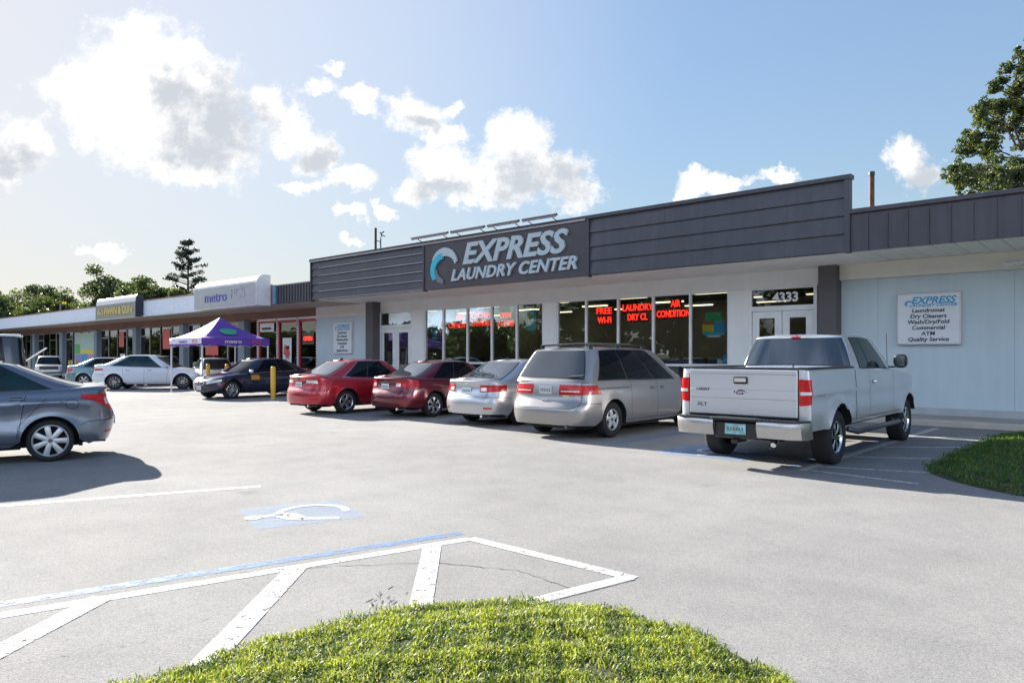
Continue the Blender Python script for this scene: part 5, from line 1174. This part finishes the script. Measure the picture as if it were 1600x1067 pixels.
def leafm(name, c, tr=.35, rough=.5):
    m = bpy.data.materials.new(name); m.use_nodes = True; t = m.node_tree; b = t.nodes['Principled BSDF']; out = t.nodes['Material Output']
    b.inputs['Base Color'].default_value = (*c, 1); b.inputs['Roughness'].default_value = rough; b.inputs['Specular IOR Level'].default_value = .35
    nz = t.nodes.new('ShaderNodeTexNoise'); nz.inputs['Scale'].default_value = 3; g = t.nodes.new('ShaderNodeNewGeometry'); t.links.new(g.outputs['Position'], nz.inputs[0])
    cr = t.nodes.new('ShaderNodeValToRGB'); t.links.new(nz.outputs[0], cr.inputs[0]); cr.color_ramp.elements[0].position = .35; cr.color_ramp.elements[1].position = .65
    cr.color_ramp.elements[0].color = (*[x*.8 for x in c], 1); cr.color_ramp.elements[1].color = (*[x*1.2 for x in c], 1); t.links.new(cr.outputs[0], b.inputs['Base Color'])
    tl = t.nodes.new('ShaderNodeBsdfTranslucent'); tl.inputs[0].default_value = (min(1, c[0]*2.2), min(1, c[1]*2.0), c[2]*1.0, 1)
    mx = t.nodes.new('ShaderNodeMixShader'); mx.inputs[0].default_value = tr; t.links.new(b.outputs[0], mx.inputs[1]); t.links.new(tl.outputs[0], mx.inputs[2]); t.links.new(mx.outputs[0], out.inputs[0]); return m
LG = [leafm('leaf_dark', (.028, .046, .02)), leafm('leaf_mid', (.05, .074, .028)), leafm('leaf_light', (.07, .095, .035))]
LY = leafm('leaf_yellow', (.22, .22, .05)); LB_ = [leafm('pine_dark', (.02, .035, .03), .15), leafm('pine_mid', (.035, .05, .042), .15)]
BARK = mat('bark', (.05, .04, .03), .9, var=.3, vs=6, bump=.6, bs=20)
def unit(n):
    v = rng.normal(size=(n, 3)); return v/np.linalg.norm(v, axis=1)[:, None]
def leaves(name, cl, per, size, mats, probs, parent, flat=.0, seedling=None):
    """cl: (k,4) clump centres + radius"""
    cl = np.array(cl); cnt = (per*(cl[:, 3]/cl[:, 3].mean())**2).astype(int).clip(8)
    idx = np.repeat(np.arange(len(cl)), cnt); n = len(idx)
    d = unit(n); rr = rng.random(n)**.45; C = cl[idx, :3]+d*(rr*cl[idx, 3])[:, None]*np.array([1, 1, .75])
    U = unit(n); W = unit(n); Vv = np.cross(U, W); Vv /= np.linalg.norm(Vv, axis=1)[:, None]+1e-9
    s = size*rng.uniform(.6, 1.3, n)[:, None]
    base = rng.choice(len(mats), len(cl), p=probs)[idx]; mi = np.where(rng.random(n) < .3, rng.choice(len(mats), n, p=probs), base)
    return quads(name, C, U*s, Vv*s, mats, mi, parent)
def limb(M, a, b, r0, r1, wob=.08, n=6):
    a, b = Vector(a), Vector(b); L_ = (b-a).length
    M.tube([a.lerp(b, i/n)+(Vector((rnd.gauss(0, 1), rnd.gauss(0, 1), rnd.gauss(0, .4)))*wob*L_*.3 if 0 < i < n else Vector()) for i in range(n+1)], r0, 7, r1=r1)
def tree(name, pos, h, cr, label, nb=9, per=220, leaf=.16, mats=LG, probs=(.35, .4, .25), cz=.62, sub=5, gap=1.0, group=None, squash=.8):
    rt = empty(name, pos, rnd.uniform(0, 6), label, 'tree', group); M = MB(); th = h*(cz-.25)
    limb(M, (0, 0, -.2), (rnd.uniform(-.3, .3), rnd.uniform(-.3, .3), th), h*.03, h*.02, .03)
    cl = []
    for k in range(nb):
        a = k*2.4+rnd.uniform(-.4, .4); q = rnd.uniform(.25, 1); zz = h*cz+(h*(1-cz)-.3)*rnd.uniform(-.75, .95)*squash; rad = cr*q*math.sqrt(max(.1, 1-((zz-h*cz)/(h*(1-cz)+.1))**2*.85))
        e = Vector((rad*math.cos(a), rad*math.sin(a), zz)); s0 = Vector((0, 0, th*rnd.uniform(.75, 1)))
        limb(M, s0, e, h*.012, h*.003, .12)
        for j in range(sub):
            f = rnd.uniform(.45, 1.1); p = s0.lerp(e, f)+Vector((rnd.gauss(0, 1), rnd.gauss(0, 1), rnd.gauss(0, .7)))*cr*.17*gap
            cl.append((*p, cr*rnd.uniform(.15, .28)))
            if j % 2 == 0: limb(M, s0.lerp(e, f*.8), p, h*.004, h*.0015, .1, 3)
    M.build('trunk', BARK, rt); leaves('crown', cl, per, leaf, mats, probs, rt); return rt
def cw(px, z):    # point on the ground at depth z seen at column px
    x = (px-800)/1120*z; return (.747*x-.665*z, .665*x+.747*z, 0)
far = [(15, 96, 10.5, 6, 'dark tree mass farther back at the far left, behind the loose open tree'), (95, 98, 10.6, 6, 'dark tree farther back left of the gun shop sign box'), (160, 95, 11.0, 6, 'dark tree farther back behind the left end of the gun shop sign'), (225, 92, 10.8, 6, 'dark tree farther back right of the gun shop sign box'),
       (-25, 78, 8.6, 5.0, 'broad dark green tree at the far left edge beyond the shop roof'),
       (35, 84, 8.3, 3.8, 'loose open green tree second from the left beyond the shop roof'),
       (72, 76, 7.6, 3.6, 'round mid green tree behind the thin roof vent pipe'),
       (112, 80, 9.0, 4.2, 'tallish green tree left of the gun shop sign box'),
       (150, 72, 7.4, 3.4, 'yellowish green tree directly behind the left end of the gun shop sign box'),
       (190, 74, 10.2, 4.4, 'tallest broad green tree rising behind the gun shop sign box'),
       (236, 70, 9.0, 3.9, 'dense green tree right of the gun shop sign box'),
       (275, 66, 7.6, 2.9, 'low yellow green tree at the foot of the tall dark conifer'),
       (-90, 75, 9.5, 5, 'large green tree beyond the left frame edge')]
for i, (px, z, h, cr, lab) in enumerate(far):
    pr = (.3, .4, .3) if i not in (8, 11) else (.15, .35, .5)
    tree('broadleaf_tree', cw(px, z), h, cr, lab, nb=17, per=230, leaf=.17, mats=LG+[LY] if i in (8, 11, 6) else LG, probs=(pr[0], pr[1], pr[2]-.12, .12) if i in (8, 11, 6) else pr, cz=.58, sub=7, group='green trees beyond the shop roofs')
# tall dark conifer
px, z = 293, 92; rt = empty('conifer', cw(px, z), 0, 'tall dark sparse conifer rising above the low trees left of the phone shop sign', 'tree')
M = MB(); M.tube([(0, 0, 0), (.1, 0, 8), (0, .1, 16)], .28, 8, r1=.05); cl = []
for k in range(60):
    t = rnd.uniform(0, 1)**.8; zz = 8+t*8.2; rad = (2.7*math.sin(min(1, (1-t)*1.5+.12)*math.pi/2))*rnd.uniform(.25, 1); a = rnd.uniform(0, 6.28)
    e = Vector((rad*math.cos(a), rad*math.sin(a), zz+rad*.28)); M.tube([(0, 0, zz), e*.5+Vector((0, 0, zz*.5)), e], .05, 5, r1=.015)
    for f in (.55, .8, 1): p = Vector((0, 0, zz)).lerp(e, f); cl.append((*p, rnd.uniform(.25, .5)))
M.build('trunk', BARK, rt); leaves('crown', cl, 46, .11, LB_, (.5, .5), rt)
# live oak on the right, branches reaching left
base = cw(1680, 27); rt = empty('oak_tree', base, 0, 'large oak with dark green layered foliage cut off by the right edge above the roof', 'tree')
M = MB(); B = Vector(base); limb(M, (0, 0, -.2), (0, 0, 5), .5, .38, .03); cl = []
def tgt(px, py, z):
    x = (px-800)/1120*z; return Vector((.747*x-.665*z, .665*x+.747*z, 1.6+(555-py)/1120*z))-B
fol = [(1500,268,24),(1488,262,12),(1530,280,26),(1560,270,24),(1592,262,26),(1515,235,22),(1545,232,24),(1500,292,16),(1580,290,24),(1524,215,17),(1552,195,24),(1580,200,20),(1600,225,16),(1532,180,18),(1535,165,14),(1562,165,22),(1590,170,20),(1550,140,14),(1565,128,15),(1575,105,13),(1590,135,24),(1600,95,18),(1588,78,8),(1480,278,10),(1620,120,34),(1625,190,34),(1630,250,34),(1660,160,50),(1680,230,50),(1650,300,50),(1700,110,50),(1625,70,26),(1740,200,60),(1670,60,40),(1560,298,18),(1520,305,14),(1545,310,14),(1600,305,20)]
hubs = [Vector((0, 0, 5)), tgt(1640, 260, 26.5), tgt(1650, 170, 27), tgt(1690, 120, 27)]
for i in (1, 2, 3): limb(M, hubs[0], hubs[i], .25, .1, .06)
for (px, py, r_) in fol:
    zc = 27+rnd.uniform(-2.2, 2.2); p = tgt(px, py, zc); rr = r_*zc/1120
    hb = min(hubs[1:], key=lambda q: (q-p).length); limb(M, hb, p, .06, .012, .12)
    k = max(4, int(r_/1.5))
    for j in range(k):
        q = p+Vector(unit(1)[0])*rr*rnd.uniform(.1, .95); cl.append((*q, rr*rnd.uniform(.24, .42)+.04)); 
        if j % 2 == 0: limb(M, p, q, .02, .008, .1, 3)
M.build('trunk', BARK, rt); leaves('crown', cl, 150, .062, LG+[leafm('leaf_oak_light', (.13, .14, .035))], (.32, .38, .2, .1), rt)
# ------------------------------------------------------------------ grass
def inside(P_, poly):
    x, y = P_[:, 0], P_[:, 1]; c = np.zeros(len(P_), bool); n = len(poly); j = n-1
    for i in range(n):
        xi, yi = poly[i]; xj, yj = poly[j]; k = ((yi > y) != (yj > y)) & (x < (xj-xi)*(y-yi)/(yj-yi+1e-12)+xi); c ^= k; j = i
    return c
GR = [leafm('grass_bright', (.24, .30, .05), .4, .45), leafm('grass_mid', (.15, .205, .04), .38, .5), leafm('grass_deep', (.055, .10, .02), .35, .55), leafm('grass_straw', (.34, .30, .13), .3, .6)]
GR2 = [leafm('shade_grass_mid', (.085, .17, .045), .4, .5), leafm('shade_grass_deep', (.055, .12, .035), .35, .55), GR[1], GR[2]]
SOIL = mat('turf_soil', (.045, .05, .018), .95, alt=(.09, .07, .04), vs=9, bump=.5, bs=30)
def smoothpoly(pts, it=3):
    for _ in range(it):
        q = []
        for i in range(len(pts)):
            a, b = pts[i], pts[(i+1) % len(pts)]; q += [(a[0]*.75+b[0]*.25, a[1]*.75+b[1]*.25), (a[0]*.25+b[0]*.75, a[1]*.25+b[1]*.75)]
        pts = q
    return pts
def turf(name, poly, n, hgt, label, mats, probs, wid, lens, mound=.06, focus=None, soil=SOIL, bare=()):
    poly = smoothpoly(poly); A = np.array(poly); c = A.mean(0)
    def zf(P_):
        d = np.min(np.linalg.norm(P_[:, None, :]-A[None], axis=2), axis=1); return mound*np.minimum(1, d/.5)+.006
    nx = 46; lo, hi = A.min(0), A.max(0)
    rings = []
    for f in (1.0, .97, .92, .85, .75, .6, .4, .2, .02):
        Q = c+(A-c)*f; z = zf(Q) if f < 1 else np.zeros(len(Q)); rings.append([(q[0], q[1], zz) for q, zz in zip(Q, z)])
    o = MB().grid(rings, close=True).build(name+'_soil', soil); tag(o, kind='structure')
    P_ = rng.uniform(lo-.06, hi+.06, (n, 2))
    if focus is not None: P_ = P_[focus(P_)]
    jit = rng.normal(0, .03, P_.shape)+.05*np.stack([np.sin(P_[:, 1]*9)*np.cos(P_[:, 0]*4), np.sin(P_[:, 0]*11+1)], 1); keep = inside(P_+jit, poly)
    for bxx, byy, br in bare: keep &= (np.hypot(P_[:, 0]-bxx, (P_[:, 1]-byy)*1.4) > br*rng.uniform(.7, 1.3, len(P_))) | (rng.random(len(P_)) < .12)
    # patchiness
    nz_ = sum(np.sin(P_[:, 0]*f_*1.3+ph)*np.cos(P_[:, 1]*f_+ph*2) for f_, ph in ((7, .3), (13, 1.7), (23, 4.1)))/3
    keep &= rng.random(len(P_)) < .74+.5*nz_
    P_ = P_[keep]; nz_ = nz_[keep]; m = len(P_); z0 = zf(P_)
    L_ = lens*rng.uniform(.45, 1.25, m)*(1+.35*nz_); az = rng.uniform(0, 2*np.pi, m); lean = rng.uniform(.15, 1.15, m)
    D1 = np.stack([np.cos(az)*np.sin(lean), np.sin(az)*np.sin(lean), np.cos(lean)], 1); W = np.stack([-np.sin(az), np.cos(az), np.zeros(m)], 1)
    lean2 = lean+rng.uniform(.2, .8, m); D2 = np.stack([np.cos(az)*np.sin(lean2), np.sin(az)*np.sin(lean2), np.cos(lean2)], 1)
    B_ = np.column_stack([P_, z0-.004+rng.uniform(0, hgt, m)]); ww = (wid*rng.uniform(.6, 1.3, m))[:, None]
    mid = B_+D1*(L_*.55)[:, None]; tip = mid+D2*(L_*.45)[:, None]
    vs = np.stack([B_-W*ww*.5, B_+W*ww*.5, mid+W*ww, mid-W*ww, tip], 1).reshape(-1, 3)
    me = bpy.data.meshes.new(name); me.vertices.add(m*5); me.vertices.foreach_set('co', vs.reshape(-1).astype(np.float32))
    li = np.tile(np.array([0, 1, 2, 3, 3, 2, 4]), m)+np.repeat(np.arange(m)*5, 7); me.loops.add(m*7); me.loops.foreach_set('vertex_index', li.astype(np.int32))
    me.polygons.add(m*2); st_ = np.zeros(m*2, np.int32); st_[0::2] = np.arange(m)*7; st_[1::2] = np.arange(m)*7+4; me.polygons.foreach_set('loop_start', st_)
    mi = rng.choice(len(mats), m, p=probs); mi = np.where((nz_ > .2) & (rng.random(m) < .55), 0, mi); mi = np.where((nz_ < -.12) & (rng.random(m) < .6), 2, mi); me.polygons.foreach_set('material_index', np.repeat(mi, 2).astype(np.int32))
    for q in mats: me.materials.append(q)
    me.update(calc_edges=True); me.validate(); o = bpy.data.objects.new(name, me); col.objects.link(o); tag(o, label, kind='stuff'); return o
near = [(-3.4, -.6), (-3.64, .6), (-3.70, 1.4), (-3.66, 2.2), (-3.57, 2.75), (-3.36, 3.2), (-2.9, 3.62), (-2.35, 3.80), (-1.80, 3.74), (-1.24, 3.46), (-.92, 2.95), (-.95, 2.0), (-1.1, .5), (-1.6, -.6)]
turf('grass_island', near, 360000, .012, 'bright green grass on the rounded island in the foreground', GR, (.42, .34, .14, .10), .0031, .036, mound=.045,
     focus=lambda P_: (P_[:, 0]*-.665+P_[:, 1]*.747) > 2.95, bare=[(-2.32, 3.12, .10), (-2.05, 2.9, .12), (-3.0, 2.5, .06), (-2.7, 3.3, .05), (-1.6, 3.3, .06)])
right = [(-1.0, 9.85), (-1.55, 10.2), (-2.1, 10.75), (-2.42, 11.6), (-2.42, 12.8), (-2.36, 14.5), (-2.3, 16.2), (-2.2, 17.6), (-1.6, 18.17), (3, 18.17), (9, 18.17), (9, 10), (4, 9.3), (1, 9.4)]
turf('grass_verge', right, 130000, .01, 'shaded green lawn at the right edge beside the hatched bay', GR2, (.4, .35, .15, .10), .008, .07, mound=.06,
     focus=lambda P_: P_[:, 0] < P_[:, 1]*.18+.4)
turf('weed_tuft', [(-3.5, 3.05), (-3.36, 3.16), (-3.28, 3.2), (-3.3, 3.12), (-3.42, 3.02)], 900, .002, 'small green weeds creeping over the white hatch line end', GR, (.5, .3, .1, .1), .004, .03, mound=.004)
# low weeds along the kerb

# tree belt across the road behind the photographer (what the shop windows mirror)
rt = None; cl = []
for k in range(300):
    u_ = rnd.uniform(-480, 70); hmax = 6.6 if u_ < -72 else 13
    for j in range(8): cl.append((u_+rnd.gauss(0, 1.5), -48+rnd.gauss(0, 2.5), rnd.uniform(.5, hmax*rnd.uniform(.8, 1)), rnd.uniform(1.5, 2.8)))
o = leaves('tree_belt', cl, 90, .55, [LG[0], LG[0], LG[1]], (.5, .35, .15), None); tag(o, 'dark belt of trees across the road behind the photographer', kind='stuff')
